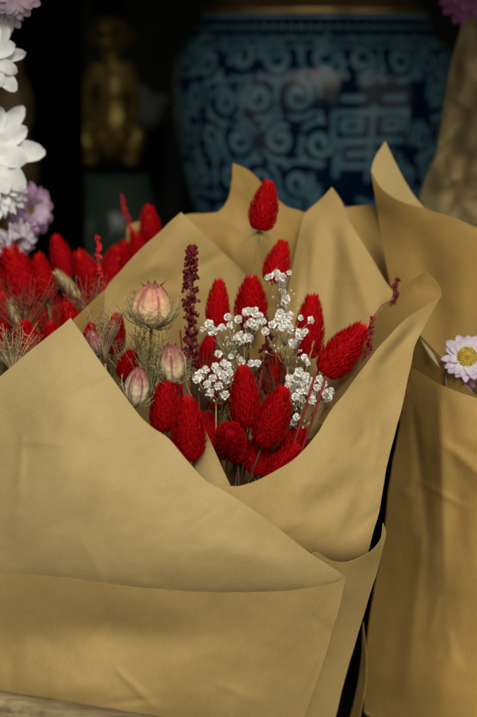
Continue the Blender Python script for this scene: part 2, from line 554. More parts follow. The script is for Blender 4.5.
for ri, z in enumerate(zrow):
    for k in range(-7, 8):
        s = (k + (0.5 if ri % 2 else 0.0)) * 0.0425 + vr_rnd.uniform(-0.003, 0.003)
        if abs(s - mo_s) < 0.052 and ri in (1, 2, 3): continue
        h = 1 if (k + ri) % 2 else -1
        zj = z + vr_rnd.uniform(-0.004, 0.004)
        a0 = vr_rnd.uniform(0.2, 1.4) * pi
        n_ = 30; pts = []
        for q in range(n_):
            t = q / (n_ - 1); rr = 0.0155 * (1.0 - 0.80 * t); a = a0 + h * t * vr_rnd.uniform(1.28, 1.30) * 2 * pi
            pts.append((s + rr * cos(a), zj + rr * sin(a)))
        ribbon(pts, 0.0052, 0.0088)
        # outer arcs that link each scroll with its neighbours
        for a1, a2 in ((a0 + 0.5, a0 + 1.7), (a0 + 2.6, a0 + 3.9), (a0 + 4.6, a0 + 5.5)):
            ribbon([(s + 0.0220 * cos(a), zj + 0.0220 * sin(a)) for a in np.linspace(a1, a2, 9)], 0.0036, 0.0054)
        ribbon([(s + 0.021, zj - 0.022), (s + 0.0228, zj - 0.0185), (s + 0.021, zj - 0.014)], 0.007, 0.003)
        ribbon([(s - 0.005, zj - 0.023), (s, zj - 0.020), (s + 0.005, zj - 0.023)], 0.0035, 0.006)
# shou-like fret emblem: bars and square hooks
def emb(x, y): return (mo_s + (x - 190) / 2.98 * PXV * 1.05, zz(y / 2.98))
for seg_ in ([(105, 283), (165, 283)], [(215, 283), (285, 283)], [(85, 322), (298, 322)], [(88, 322), (88, 380)], [(292, 322), (292, 384)],
             [(190, 300), (190, 398)], [(110, 345), (160, 345), (160, 372), (112, 372), (112, 345)], [(222, 345), (270, 345), (270, 372), (224, 372), (224, 345)],
             [(92, 404), (290, 404)], [(120, 440), (262, 440)], [(98, 474), (282, 474)], [(190, 404), (190, 520)], [(98, 440), (98, 506)], [(282, 440), (282, 506)]):
    pts = []
    for a, b in zip(seg_[:-1], seg_[1:]):
        for t in np.linspace(0, 1, 7): pts.append(emb(a[0] + (b[0] - a[0]) * t, a[1] + (b[1] - a[1]) * t))
    ribbon(pts, 0.0066)
# neck and shoulder bands
for v, w in ((46, 0.0035), (38, 0.003), (17, 0.003)):
    ribbon([(s, zz(v)) for s in np.linspace(-0.24, 0.24, 60)], w)
for k in range(-20, 21):
    s = k * 0.0115
    ribbon([(s - 0.004, zz(30)), (s, zz(25)), (s + 0.004, zz(30))], 0.003)
    if k % 2: ribbon([(s - 0.009, zz(42)), (s, zz(36)), (s + 0.009, zz(42))], 0.0035)
me = me_from('vase_body', vb, vf, True, [0] * nbody + [1] * (len(vf) - nbody))
mesh_obj('vase_body', me, vase, [M_BLUE, M_PALE])
mb = MB(); zr = zmax
mb.lathe([(0.104 * 1.0, zr - 0.001), (0.118, zr + 0.001), (0.123, zr + 0.006), (0.121, zr + 0.012), (0.112, zr + 0.016), (0.108, zr + 0.030), (0.112, zr + 0.045), (0.104, zr + 0.05)], (VX, VY, 0), 64)
mb.build('gilded_rim', M_BRASS, vase)

# ------------------------------------------------------------------ figurine and ornaments on the shelf
def blob(name, parts, mat, parent, vox=0.0028):
    mb = MB()
    for p in parts: mb.ell(*p)
    me = me_from(name, mb.v, mb.f)
    o = mesh_obj(name, me, parent, [mat])
    r = o.modifiers.new('merge', 'REMESH'); r.mode = 'VOXEL'; r.voxel_size = vox; r.use_smooth_shade = True
    s = o.modifiers.new('soften', 'SMOOTH'); s.iterations = 5; s.factor = 0.6
    return o

FY = 0.85
fs_ = (FY + 0.98) / FPX
def monkey(u0, v0, label, k=1.0, hat=True):
    """seated gold monkey; u0,v0 = foot centre in photo pixels"""
    b0 = P(u0, v0, FY); s = fs_ * k
    root = empty('monkey_figurine', b0, label, 'figurine')
    def q(dx, dz, dy=0.0): return b0 + Vector((dx * s, dy * s, dz * s))
    E = []
    def e(dx, dz, dy, rx, ry, rz): E.append((q(dx, dz, dy), rx * s, ry * s, rz * s))
    e(0, 38, 8, 25, 20, 36); e(1, 70, 4, 17, 14, 30); e(1, 92, 2, 17, 12, 14)         # belly, chest, shoulders
    e(0, 106, 0, 9, 9, 12)
    e(0, 126, -2, 20, 18, 20); e(-3, 118, -17, 11, 13, 8); e(-8, 131, -15, 7, 5, 4); e(4, 131, -15, 7, 5, 4)   # head, muzzle, brow
    e(20, 122, 4, 5, 3, 7); e(-19, 123, 4, 5, 3, 7)
    for sg in (-1, 1):
        e(sg * 22, 20, -10, 12, 26, 13); e(sg * 26, 27, -24, 9, 11, 15); e(sg * 20, 6, -34, 11, 17, 6)
        for t in np.linspace(0, 1, 7):
            e(sg * (17 + 7 * sin(t * pi * 0.8)), 92 - 50 * t, 0 - 26 * t, 6.5 - t, 6.5 - t, 9)
        e(sg * 21, 38, -30, 6, 7, 7)
    blob('body', E, M_GOLD, root, 0.0026)
    face = MB()
    for sg in (-1, 1): face.ell(q(sg * 7 - 2, 128, -19), 3.4 * s, 3 * s, 3.2 * s)
    face.build('eye', M_BLACK, root)
    if hat:
        h = MB(); h.lathe([(11 * s, 141 * s), (19 * s, 142 * s), (19 * s, 144 * s), (15.5 * s, 146 * s), (15 * s, 168 * s), (10 * s, 171 * s)], b0 + Vector((0, 0, 0)), 28)
        h.build('hat', M_BLACK, root)
    return root
monkey(113, 163, 'gold seated monkey figurine in a black hat standing on green glass', 1.0)
b0 = P(113, 166, FY)
jar = empty('glass_jar', (b0.x, b0.y, SHELF_Z), 'dark green glass jar under the gold monkey figurine', 'jar')
hz = b0.z - SHELF_Z - 0.001
mb = MB(); mb.lathe([(0.05, 0.001), (0.058, 0.006), (0.060, hz * 0.6), (0.052, hz * 0.8), (0.046, hz * 0.86), (0.046, hz - 0.006)], (b0.x, b0.y, SHELF_Z), 40)
mb.build('jar_body', M_GLASS, jar)
mb = MB(); mb.lathe([(0.047, hz - 0.0055), (0.0475, hz - 0.003), (0.046, hz)], (b0.x, b0.y, SHELF_Z), 40)
mb.build('lid', M_BLACK, jar)
for k in range(3):
    pass
# pale ceramic bird-like ornament on a dark stand
ob = P(150, 140, 0.95); s = (0.95 + .98) / FPX
orn = empty('ceramic_ornament', (ob.x, ob.y, SHELF_Z), 'blurred pale grey ornament on a dark stand between the monkey and the vase', 'ornament')
blob('ornament_body', [(ob + Vector((0, 0, 30 * s)), 15 * s, 11 * s, 16 * s), (ob + Vector((-6 * s, 0, 46 * s)), 8 * s, 8 * s, 10 * s), (ob + Vector((12 * s, 0, 40 * s)), 9 * s, 6 * s, 6 * s), (ob + Vector((-10 * s, 0, 20 * s)), 9 * s, 7 * s, 8 * s), (ob + Vector((0, 0, 16 * s)), 6 * s, 6 * s, 6 * s)], M_GREY, orn)
mb = MB(); hh = ob.z + 12 * s - SHELF_Z
mb.lathe([(0.035, 0.001), (0.036, 0.01), (0.012, 0.03), (0.012, hh * 0.5), (0.016, hh * 0.7), (0.022, hh)], (ob.x, ob.y, SHELF_Z), 24)
mb.build('stand', M_BLACK, orn)
# small gold ornament by the vase
ob = P(188, 166, 0.80); s = (0.8 + .98) / FPX
go = empty('gold_ornament', (ob.x, ob.y, SHELF_Z), 'small gold ornament at the left foot of the blue vase', 'ornament')
blob('ornament_body', [(ob + Vector((0, 0, 12 * s)), 4 * s, 4 * s, 11 * s), (ob + Vector((0, 0, 24 * s)), 3 * s, 3 * s, 4 * s), (ob + Vector((1 * s, 0, 3 * s)), 5 * s, 5 * s, 5 * s)], M_BRASS, go, 0.0015)
mb = MB(); hh = ob.z - SHELF_Z
mb.lathe([(0.014, 0.001), (0.015, 0.008), (0.007, 0.016), (0.007, hh - 0.01), (0.009, hh)], (ob.x, ob.y, SHELF_Z), 20)
mb.build('stand', M_BLACK, go)
# gold figure behind the white daisies
ob = P(12, 128, 0.50); s = (0.5 + .98) / FPX
gf = empty('gold_figure', (ob.x, ob.y, SHELF_Z), 'blurred olive gold figure half hidden behind the white daisies', 'figurine')
blob('figure_body', [(ob + Vector((0, 0, 20 * s)), 24 * s, 20 * s, 42 * s), (ob + Vector((-2 * s, 0, 62 * s)), 17 * s, 15 * s, 22 * s), (ob + Vector((0, 0, -40 * s)), 27 * s, 24 * s, 40 * s), (ob + Vector((0, 0, -90 * s)), 22 * s, 22 * s, 36 * s), (Vector((ob.x, ob.y, SHELF_Z + 0.022)), 26 * s, 26 * s, 0.02)], M_GOLD_D, gf, 0.004)

# ------------------------------------------------------------------ crate
cl, crr = P(-150, 664, -0.105), P(300, 738, -0.150)
d = crr - cl
crate = empty('wooden_board', cl + d * 0.5, 'rough weathered wooden board in front of the centre bouquet', 'board')
def board(a, b, hgt, th, name):
    mbx = MB()
    dirv = (b - a).normalized(); nrm = Vector((dirv.y, -dirv.x, 0)).normalized(); n = 70
    vs = []; f = []
    ring = [(0, 0), (0.0, -hgt), (th, -hgt), (th, 0)]
    prof_ = [(0.002, 0), (0.0, -0.003), (0, -hgt), (th, -hgt), (th, -0.003), (th - 0.003, 0), (th * 0.5, 0.0006)]
    for i in range(n):
        p = a + (b - a) * i / (n - 1)
        for j, (o_, z_) in enumerate(prof_):
            e = 0.0011 * noise.noise(Vector((i * 0.5, j * 1.7, 1))) + 0.0008 * noise.noise(Vector((i * 1.3, j * 2.7, 5)))
            vs.append(p + nrm * (o_ + e) + Vector((0, 0, z_ + (e * 1.2 if j in (0, 5, 6, 1, 4) else 0))))
    m_ = len(prof_)
    for i in range(n - 1):
        for j in range(m_):
            f.append((i * m_ + j, i * m_ + (j + 1) % m_, (i + 1) * m_ + (j + 1) % m_, (i + 1) * m_ + j))
    f.append(tuple(range(m_))); f.append(tuple((n - 1) * m_ + j for j in range(m_))[::-1])
    mbx.add(vs, f)
    return mbx.build(name, M_WOOD, crate)
b_ = board(cl, crr, min(cl.z, crr.z) - 0.001, 0.018, 'plank')

# ------------------------------------------------------------------ CENTRE BOUQUET: paper
wrapC = empty('bouquet_wrap', P(180, 760, 0.0), 'brown kraft paper wrap folded around the centre bouquet of red flowers', 'paper wrap')
# front sheet with the pointed left corner
sheet('front_sheet', [(71, 318, -0.030, 'c'), (83, 335, -0.036), (95, 354, -0.042), (110, 375, -0.050), (125, 396, -0.058), (140, 416, -0.066), (152, 427, -0.070), (168, 438, -0.076),
      (186, 459, -0.082), (205, 480, -0.086), (223, 490, -0.088), (239, 500, -0.088), (270, 522, -0.084), (310, 553, -0.072), (335, 569, -0.062), (346, 578, -0.056, 'c'),
      (330, 610, -0.048), (250, 640, -0.048), (120, 645, -0.050), (-20, 640, -0.020), (-130, 640, 0.03, 'c'), (-130, 500, 0.0, 'c'), (-60, 430, -0.016), (0, 377, -0.026), (35, 347, -0.029)],
      [(60, 400, -0.058), (20, 450, -0.052), (100, 470, -0.084), (160, 510, -0.096), (60, 540, -0.078), (160, 570, -0.092), (240, 560, -0.090), (-40, 520, -0.03), (290, 580, -0.078)],
      wrapC, M_KRAFT, 52, 1.0, 1.0, creases=((40, 420, 150, 470, 0.002, 16), (150, 460, 230, 520, -0.002, 18), (175, 480, 150, 570, 0.0018, 22), (20, 500, 120, 540, 0.002, 25), (190, 540, 320, 570, -0.002, 14)))
sheet('fold_band', [(346, 577.5, -0.0590, 'c'), (341, 600, -0.060), (331, 635, -0.057), (319, 675, -0.052), (304, 717, -0.046), (284, 775, -0.036, 'c'), (150, 775, -0.068), (0, 775, -0.045), (-130, 775, 0.0, 'c'),
      (-130, 560, -0.006, 'c'), (-60, 566, -0.036), (0, 572, -0.064), (57, 577, -0.088), (100, 583, -0.099), (130, 587, -0.1005), (180, 591, -0.1005), (220, 592.5, -0.0985), (270, 592, -0.090), (310, 588, -0.077), (333, 583, -0.066)],
      [(60, 632, -0.074), (140, 634, -0.084), (230, 638, -0.083), (150, 692, -0.083), (60, 690, -0.074), (240, 700, -0.073), (300, 630, -0.070), (0, 640, -0.050), (0, 690, -0.056)],
      wrapC, M_KRAFT_B, 12, 1.0, 2.0, creases=((-10, 650, 150, 620, 0.004, 22), (60, 640, 230, 635, 0.0025, 18), (180, 660, 300, 640, -0.002, 20), (0, 690, 120, 690, -0.002, 14)))
# right sheet
sheet('right_sheet', [(219, 490, -0.0835), (240, 486, -0.0795), (262, 478, -0.072), (290, 462, -0.060), (312, 440, -0.049), (330, 412, -0.038), (345, 392, -0.028), (362, 369, -0.015), (380, 346, -0.002), (400, 324, 0.010), (420, 309, 0.022), (441, 296, 0.034, 'c'),
      (432, 312, 0.030), (416, 343, 0.016), (409, 374, 0.002), (402, 406, -0.010), (393, 440, -0.022), (386, 470, -0.030), (378, 515, -0.038), (366, 556, -0.036), (354, 580, -0.016), (336, 592, -0.004, 'c'), (260, 600, -0.040, 'c'), (225, 560, -0.070)],
      [(300, 500, -0.064), (340, 520, -0.054), (330, 460, -0.053), (360, 470, -0.041), (360, 420, -0.027), (385, 400, -0.010), (400, 350, 0.009), (340, 556, -0.046), (320, 575, -0.030), (270, 540, -0.072)],
      wrapC, M_KRAFT_B, 28, 1.0, 3.0, creases=((372, 374, 420, 322, 0.007, 6), (362, 384, 412, 322, -0.005, 8), (330, 440, 385, 380, -0.003, 14), (300, 520, 370, 470, 0.0028, 14), (280, 500, 340, 470, -0.002, 12), (350, 540, 372, 470, 0.0025, 10)),
      folds=((350, 452, 372, 425, 0.0016, 9), (300, 500, 352, 440, 0.0010, 12), (372, 470, 384, 410, -0.0012, 8), (330, 545, 360, 480, -0.0010, 12)))
sheet('inner_lip', [(425, 271, 0.050, 'c'), (436, 281, 0.043), (441, 290, 0.038), (441, 296, 0.036, 'c'), (421, 310, 0.024), (401, 326, 0.012), (381, 349, 0.000), (364, 373, -0.012), (350, 400, -0.02, 'c'), (330, 430, -0.02), (318, 420, 0.02, 'c'),
      (345, 370, 0.055), (362, 338, 0.066), (375, 316, 0.070), (393, 297, 0.068), (410, 283, 0.060)],
      [(400, 305, 0.050), (420, 292, 0.048), (380, 330, 0.040)], wrapC, M_KRAFT_W, 130, 0.5, 4.0)
sheet('lower_lip', [(312, 553, -0.064), (330, 560, -0.060), (346, 562, -0.056), (368, 553, -0.048), (380, 540, -0.039), (383, 523, -0.029, 'c'), (386, 533, -0.025), (380, 560, -0.028), (365, 610, -0.016), (350, 660, -0.004), (335, 717, 0.012), (318, 775, 0.030, 'c'), (230, 775, 0.02, 'c'), (250, 640, -0.028), (285, 590, -0.054)],
      [(350, 590, -0.040), (330, 635, -0.022), (310, 700, 0.002), (365, 575, -0.035)], wrapC, M_KRAFT_B, 8, 0.7, 5.0)
# back sheets rising behind the flowers
sheet('back_sheet', [(181, 212, 0.108, 'c'), (214, 244, 0.116), (247, 277, 0.122), (262, 310, 0.118), (265, 380, 0.10), (255, 480, 0.06, 'c'), (90, 480, 0.02, 'c'), (93, 400, 0.036), (99, 330, 0.052), (101, 304, 0.060), (107, 287, 0.066), (130, 260, 0.082), (157, 234, 0.098)],
      [(180, 300, 0.104), (140, 330, 0.075), (220, 340, 0.108), (170, 400, 0.075)], wrapC, M_KRAFT_B, 55, 1.0, 6.0, creases=((120, 290, 200, 270, 0.004, 14), (150, 260, 220, 300, -0.004, 12), (190, 240, 230, 330, 0.004, 14)))
sheet('back_sheet', [(233, 163, 0.165, 'c'), (250, 171, 0.162), (268, 190, 0.158), (286, 206, 0.156), (304, 214, 0.154), (318, 260, 0.158), (300, 400, 0.165, 'c'), (210, 400, 0.165, 'c'), (192, 300, 0.168), (188, 240, 0.166), (200, 216, 0.166), (218, 212, 0.167), (228, 199, 0.167), (232, 180, 0.166)],
      [(250, 230, 0.158), (240, 300, 0.164)], wrapC, M_KRAFT_W, 140, 1.0, 7.0, creases=((240, 190, 270, 300, 0.004, 10), (225, 230, 245, 290, -0.004, 9)))
sheet('back_sheet', [(332, 187, 0.138, 'c'), (342, 202, 0.133), (350, 222, 0.127), (370, 255, 0.112), (384, 279, 0.099), (396, 298, 0.086), (402, 330, 0.07), (375, 420, 0.035, 'c'), (270, 450, 0.05, 'c'), (270, 380, 0.095), (284, 310, 0.118), (296, 250, 0.134), (304, 216, 0.141), (319, 201, 0.141)],
      [(330, 260, 0.118), (350, 310, 0.092), (310, 340, 0.10), (330, 390, 0.065)], wrapC, M_KRAFT_B, 30, 0.8, 8.0, creases=((320, 215, 290, 340, -0.006, 10), (335, 225, 330, 340, 0.005, 9), (340, 220, 375, 330, -0.005, 9), (310, 235, 300, 330, 0.003, 5)))
sheet('back_sheet', [(176, 217, 0.190, 'c'), (195, 213.5, 0.192), (250, 216, 0.194), (305, 212, 0.192), (345, 207, 0.188), (383, 212, 0.176), (394, 300, 0.15), (400, 420, 0.10, 'c'), (180, 420, 0.12, 'c'), (178, 300, 0.17)],
      [(260, 260, 0.18)], wrapC, M_KRAFT_W, 20, 0.8, 9.0)
sheet('back_sheet', [(127, 226, 0.222, 'c'), (134, 223, 0.222), (143, 221, 0.222, 'c'), (150, 265, 0.215), (150, 330, 0.20, 'c'), (124, 330, 0.20, 'c'), (125, 265, 0.215)],
      [], wrapC, M_KRAFT_W, 20, 0.5, 14.0)
sheet('side_sheet', [(74, 319, 0.010, 'c'), (88, 305, 0.022), (105, 289, 0.040, 'c'), (104, 330, 0.032), (110, 420, 0.01, 'c'), (60, 420, -0.01, 'c'), (66, 360, 0.0)],
      [], wrapC, M_KRAFT_W, 60, 0.5, 10.0)
# pale corner of an inner sheet between the flowers
sheet('inner_corner', [(183, 375, -0.030, 'c'), (190, 392, -0.033), (200, 418, -0.037), (212, 445, -0.046), (226, 476, -0.062), (232, 489, -0.072, 'c'), (214, 490, -0.066), (196, 470, -0.048), (186, 440, -0.020, 'c'), (184, 405, -0.018)],
      [(204, 452, -0.046)], wrapC, M_KRAFT, 100, 0.4, 11.0, step=3.0)
sheet('curled_corner', [(243, 283, 0.070), (249, 276, 0.074), (258, 277, 0.078), (265, 288, 0.082), (268, 315, 0.080), (268, 360, 0.07, 'c'), (246, 360, 0.06, 'c'), (240, 325, 0.064), (239, 300, 0.067)],
      [(254, 315, 0.086)], wrapC, M_KRAFT_W, 70, 0.4, 12.0, step=3.0)

# closed back of the cone
sheet('back_panel', [(100, 330, 0.10, 'c'), (240, 330, 0.175), (392, 310, 0.13, 'c'), (352, 560, 0.06), (290, 790, 0.045, 'c'), (150, 790, 0.045, 'c'), (60, 560, 0.05)],
      [(230, 560, 0.10)], wrapC, M_KRAFT_B, 20, 0.8, 13.0, step=7.0)
# ------------------------------------------------------------------ RIGHT BOUQUET: paper
wrapR = empty('bouquet_wrap', P(480, 770, 0.06), 'tan kraft paper wrap of the bouquet at the right edge', 'paper wrap')
sheet('back_sheet', [(385, 141, 0.165, 'c'), (394, 160, 0.166), (410, 190, 0.168), (428, 214, 0.17), (445, 250, 0.165, 'c'), (400, 230, 0.150), (382, 196, 0.146), (371, 171, 0.150, 'c'), (375, 157, 0.156)],
      [], wrapR, M_KRAFT, 70, 0.4, 20.0)
sheet('side_sheet', [(371, 170.5, 0.141, 'c'), (381, 188, 0.127), (400, 201, 0.114), (430, 210, 0.102), (460, 220, 0.094), (480, 229, 0.091), (540, 250, 0.100), (610, 290, 0.15, 'c'), (600, 480, 0.12, 'c'), (420, 480, 0.115, 'c'), (402, 380, 0.122), (394, 305, 0.128), (386, 262, 0.131), (378, 215, 0.137)],
      [(440, 280, 0.108), (500, 300, 0.100), (450, 380, 0.112)], wrapR, M_KRAFT_W, 62, 0.8, 21.0, creases=((420, 220, 440, 360, 0.004, 16), (470, 240, 455, 380, -0.003, 16)))
sheet('folded_flap', [(414, 329, 0.062, 'c'), (428, 343, 0.058), (450, 366, 0.050), (480, 399, 0.040), (520, 420, 0.04, 'c'), (520, 440, 0.045, 'c'), (450, 420, 0.060), (412, 400, 0.092, 'c'), (409, 372, 0.084)],
      [], wrapR, M_KRAFT_W, 40, 0.4, 22.0)
sheet('front_sheet', [(407, 365, 0.076, 'c'), (424, 375, 0.052), (441, 385, 0.028), (480, 399, 0.018), (540, 412, 0.012), (640, 400, 0.06, 'c'), (630, 600, 0.06), (600, 785, 0.06, 'c'), (480, 785, 0.02), (366, 785, 0.080, 'c'), (364, 717, 0.086), (366, 650, 0.090), (372, 603, 0.092), (383, 542, 0.092), (390, 480, 0.088), (399, 430, 0.082)],
      [(438, 450, 0.028), (425, 450, 0.046), (436, 560, 0.026), (415, 560, 0.052), (425, 680, 0.026), (480, 500, 0.010), (470, 640, 0.008), (560, 560, 0.004)], wrapR, M_KRAFT_W, 6, 1.0, 23.0,
      creases=((470, 440, 440, 600, 0.003, 14), (450, 600, 440, 760, -0.002, 14)),
      folds=((440, 386, 446, 600, -0.0045, 16), (441, 440, 500, 492, -0.0030, 14), (412, 400, 430, 560, 0.003, 10), (425, 520, 405, 700, -0.002, 12)))
sheet('loose_edge', [(363, 622, 0.050, 'c'), (366, 650, 0.046), (366, 682, 0.042), (360, 717, 0.038), (348, 775, 0.034, 'c'), (330, 775, 0.05, 'c'), (350, 717, 0.056), (360, 670, 0.058)],
      [], wrapR, M_KRAFT_W, 6, 0.3, 24.0, step=3.0)
sheet('back_panel', [(398, 390, 0.135, 'c'), (500, 420, 0.17), (640, 390, 0.13, 'c'), (620, 600, 0.12), (590, 790, 0.09, 'c'), (420, 790, 0.09, 'c'), (412, 600, 0.105)],
      [(500, 600, 0.15)], wrapR, M_KRAFT_W, 20, 0.8, 25.0, step=7.0)
# far crumpled wrapper, top right
wrapF = empty('bouquet_wrap', P(500, 260, 0.30), 'crumpled dark brown paper wrap out of focus at the upper right', 'paper wrap')
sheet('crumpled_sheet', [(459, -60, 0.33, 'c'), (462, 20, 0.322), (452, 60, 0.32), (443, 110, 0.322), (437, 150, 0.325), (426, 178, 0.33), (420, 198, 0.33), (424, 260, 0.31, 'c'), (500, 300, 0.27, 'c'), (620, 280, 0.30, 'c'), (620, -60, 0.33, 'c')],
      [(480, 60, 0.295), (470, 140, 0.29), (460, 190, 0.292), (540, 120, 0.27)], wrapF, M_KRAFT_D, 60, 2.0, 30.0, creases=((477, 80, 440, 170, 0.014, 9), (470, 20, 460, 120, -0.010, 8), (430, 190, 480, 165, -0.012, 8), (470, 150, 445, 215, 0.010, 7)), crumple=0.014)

# ------------------------------------------------------------------ flower builders
def head_mesh(name, seed, n=620, blunt=0.0):
    """bristly dried grass head, unit length along +Z, unit width"""
    r = random.Random(seed); mb = MB()
    def prof(t):   # radius at height t (0..1), max about 0.42
        return 0.44 * (sin(pi * min(1, (t * 0.93 + 0.07)) ** (0.72 + blunt))) ** 0.62 * (1.0 - 0.08 * t)
    for i in range(11):
        pass
    vs = []; rings = 9; seg = 12
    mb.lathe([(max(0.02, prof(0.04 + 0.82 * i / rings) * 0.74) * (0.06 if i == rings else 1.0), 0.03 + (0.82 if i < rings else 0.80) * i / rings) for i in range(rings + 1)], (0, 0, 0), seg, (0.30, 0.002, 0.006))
    ga = pi * (3 - sqrt(5))
    for i in range(n):
        t = ((i + 0.5) / n) ** 0.92 * 0.90
        a = i * ga + r.uniform(-0.25, 0.25)
        rad = prof(t + 0.04) * 0.74
        L = (0.185 - 0.030 * t) * r.uniform(0.85, 1.2)
        W = 0.027 * r.uniform(0.8, 1.2)
        lean = (0.60 - 0.46 * t) * r.uniform(0.75, 1.25)
        er = Vector((cos(a), sin(a), 0)); et = Vector((-sin(a), cos(a), 0)); ez = Vector((0, 0, 1))
        dr = (er * sin(lean) + ez * cos(lean)); no = (er * cos(lean) - ez * sin(lean))
        dr = (dr + et * r.uniform(-0.15, 0.15)).normalized()
        b = er * rad + ez * (t * 0.97)
        k = r.uniform(0.86, 1.12); g_ = r.uniform(0.5, 1.5)
        if r.random() < 0.02: g_ = 14.0
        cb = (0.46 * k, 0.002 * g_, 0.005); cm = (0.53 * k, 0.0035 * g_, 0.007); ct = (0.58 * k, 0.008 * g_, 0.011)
        pts = [b - no * 0.02, b + dr * L * 0.42 + et * W, b + dr * L * 0.42 - et * W, b + dr * L * 0.45 + no * 0.012, b + dr * L + no * 0.012]
        mb.add(pts, [(0, 1, 3), (0, 3, 2), (1, 4, 3), (3, 4, 2), (0, 2, 4, 1)], [cb, cm, cm, cm, ct])
    return mb.me(name, False)
HEADS = [head_mesh('head_mesh', s) for s in (1, 2, 3)]
HEADS_R = [head_mesh('head_mesh_round', s, 520, 0.2) for s in (4, 5)]
HFINE = [head_mesh('head_mesh_fine', s, 300) for s in (6, 7)]
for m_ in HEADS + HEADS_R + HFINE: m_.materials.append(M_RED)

def curve_pts(a, da, b, n=10):
    a, b = Vector(a), Vector(b); L = (b - a).length
    c1 = a + Vector(da).normalized() * L * 0.35; c2 = b + Vector((0, 0, 1)) * L * 0.3
    return [a * (1-t)**3 + c1 * 3*t*(1-t)**2 + c2 * 3*t*t*(1-t) + b * t**3 for t in np.linspace(0, 1, n)]

KC = P(215, 690, 0.02)
GREEN = (0.10, 0.09, 0.035); TAN = (0.24, 0.165, 0.07); BROWN = (0.10, 0.05, 0.025)
def stem_mesh(base, down, foot, r=0.0009, c=TAN, c2=None):
    mb = MB(); pts = curve_pts(base, down, foot, 12)
    mb.tube(pts, r * 0.8, r, 6, c); return mb

def axis_mat(base, tip, w, roll):
    ax = tip - base; L = ax.length
    q = ax.to_track_quat('Z', 'Y').to_matrix().to_4x4()
    return Matrix.Translation(base) @ q @ Matrix.Rotation(roll, 4, 'Z') @ Matrix.Diagonal((w, w, L, 1))

def red_head(tip, base, w, y, label, group, foot=None, lean=0.0, meshes=None, stem_c=TAN, collar=False, mi=None, dim=1.0):
    """tip, base: photo pixels; w: width in photo px; lean>0 leans the tip towards the viewer"""
    b = P(*base, y); t = P(*tip, y - lean)
    k = (b - CAM).length / FPX
    root = empty('grass_head_flower', b, label, 'dried flower', group)
    ms = meshes or HEADS
    me = ms[rnd.randrange(len(ms))]
    o = bpy.data.objects.new('flower_head', me); COL.objects.link(o)
    o.parent = root
    M = axis_mat(b, t, w * k * 1.24 * rnd.uniform(0.93, 1.07), rnd.uniform(0, 6.28))
    o.matrix_local = Matrix.Translation(-b) @ M
    ft = foot or (KC + Vector((rnd.uniform(-.02, .02), rnd.uniform(-.015, .02), rnd.uniform(-.01, .01))))
    sm = stem_mesh(b + (t - b) * 0.05, b - t, ft, 0.0009, stem_c)
    sm.build('stem', M_STEM, root)
    if collar:
        mb = MB(); ax = (t - b).normalized(); q = ax.to_track_quat('Z', 'Y').to_matrix()
        r_ = random.Random(3)
        for i in range(26):
            a = i * 2.4; e = q @ Vector((cos(a), sin(a), 0))
            p0 = b + ax * 0.002 + e * 0.002; p1 = b + ax * r_.uniform(0.006, 0.012) + e * r_.uniform(0.006, 0.009)
            s_ = ax.cross(e) * 0.0016
            mb.add([p0 - s_ * .5, p0 + s_ * .5, (p0 + p1) / 2 + s_ + e * .001, p1, (p0 + p1) / 2 - s_ + e * .001], [(0, 1, 2, 3, 4)], (0.36 * r_.uniform(.7, 1.1), 0.22, 0.04))
        for i in range(34):
            e = q @ Vector((cos(i * 2.4), sin(i * 2.4), 0))
            p0 = b - ax * 0.002; p1 = p0 + e * r_.uniform(.006, .014) - ax * r_.uniform(-0.004, 0.012)
            mb.tube([p0, (p0 + p1) / 2 + ax * 0.001, p1], 0.00022, 0.0001, 3, (0.30, 0.27, 0.12))
        mb.build('collar', M_STEM, root)
    return root

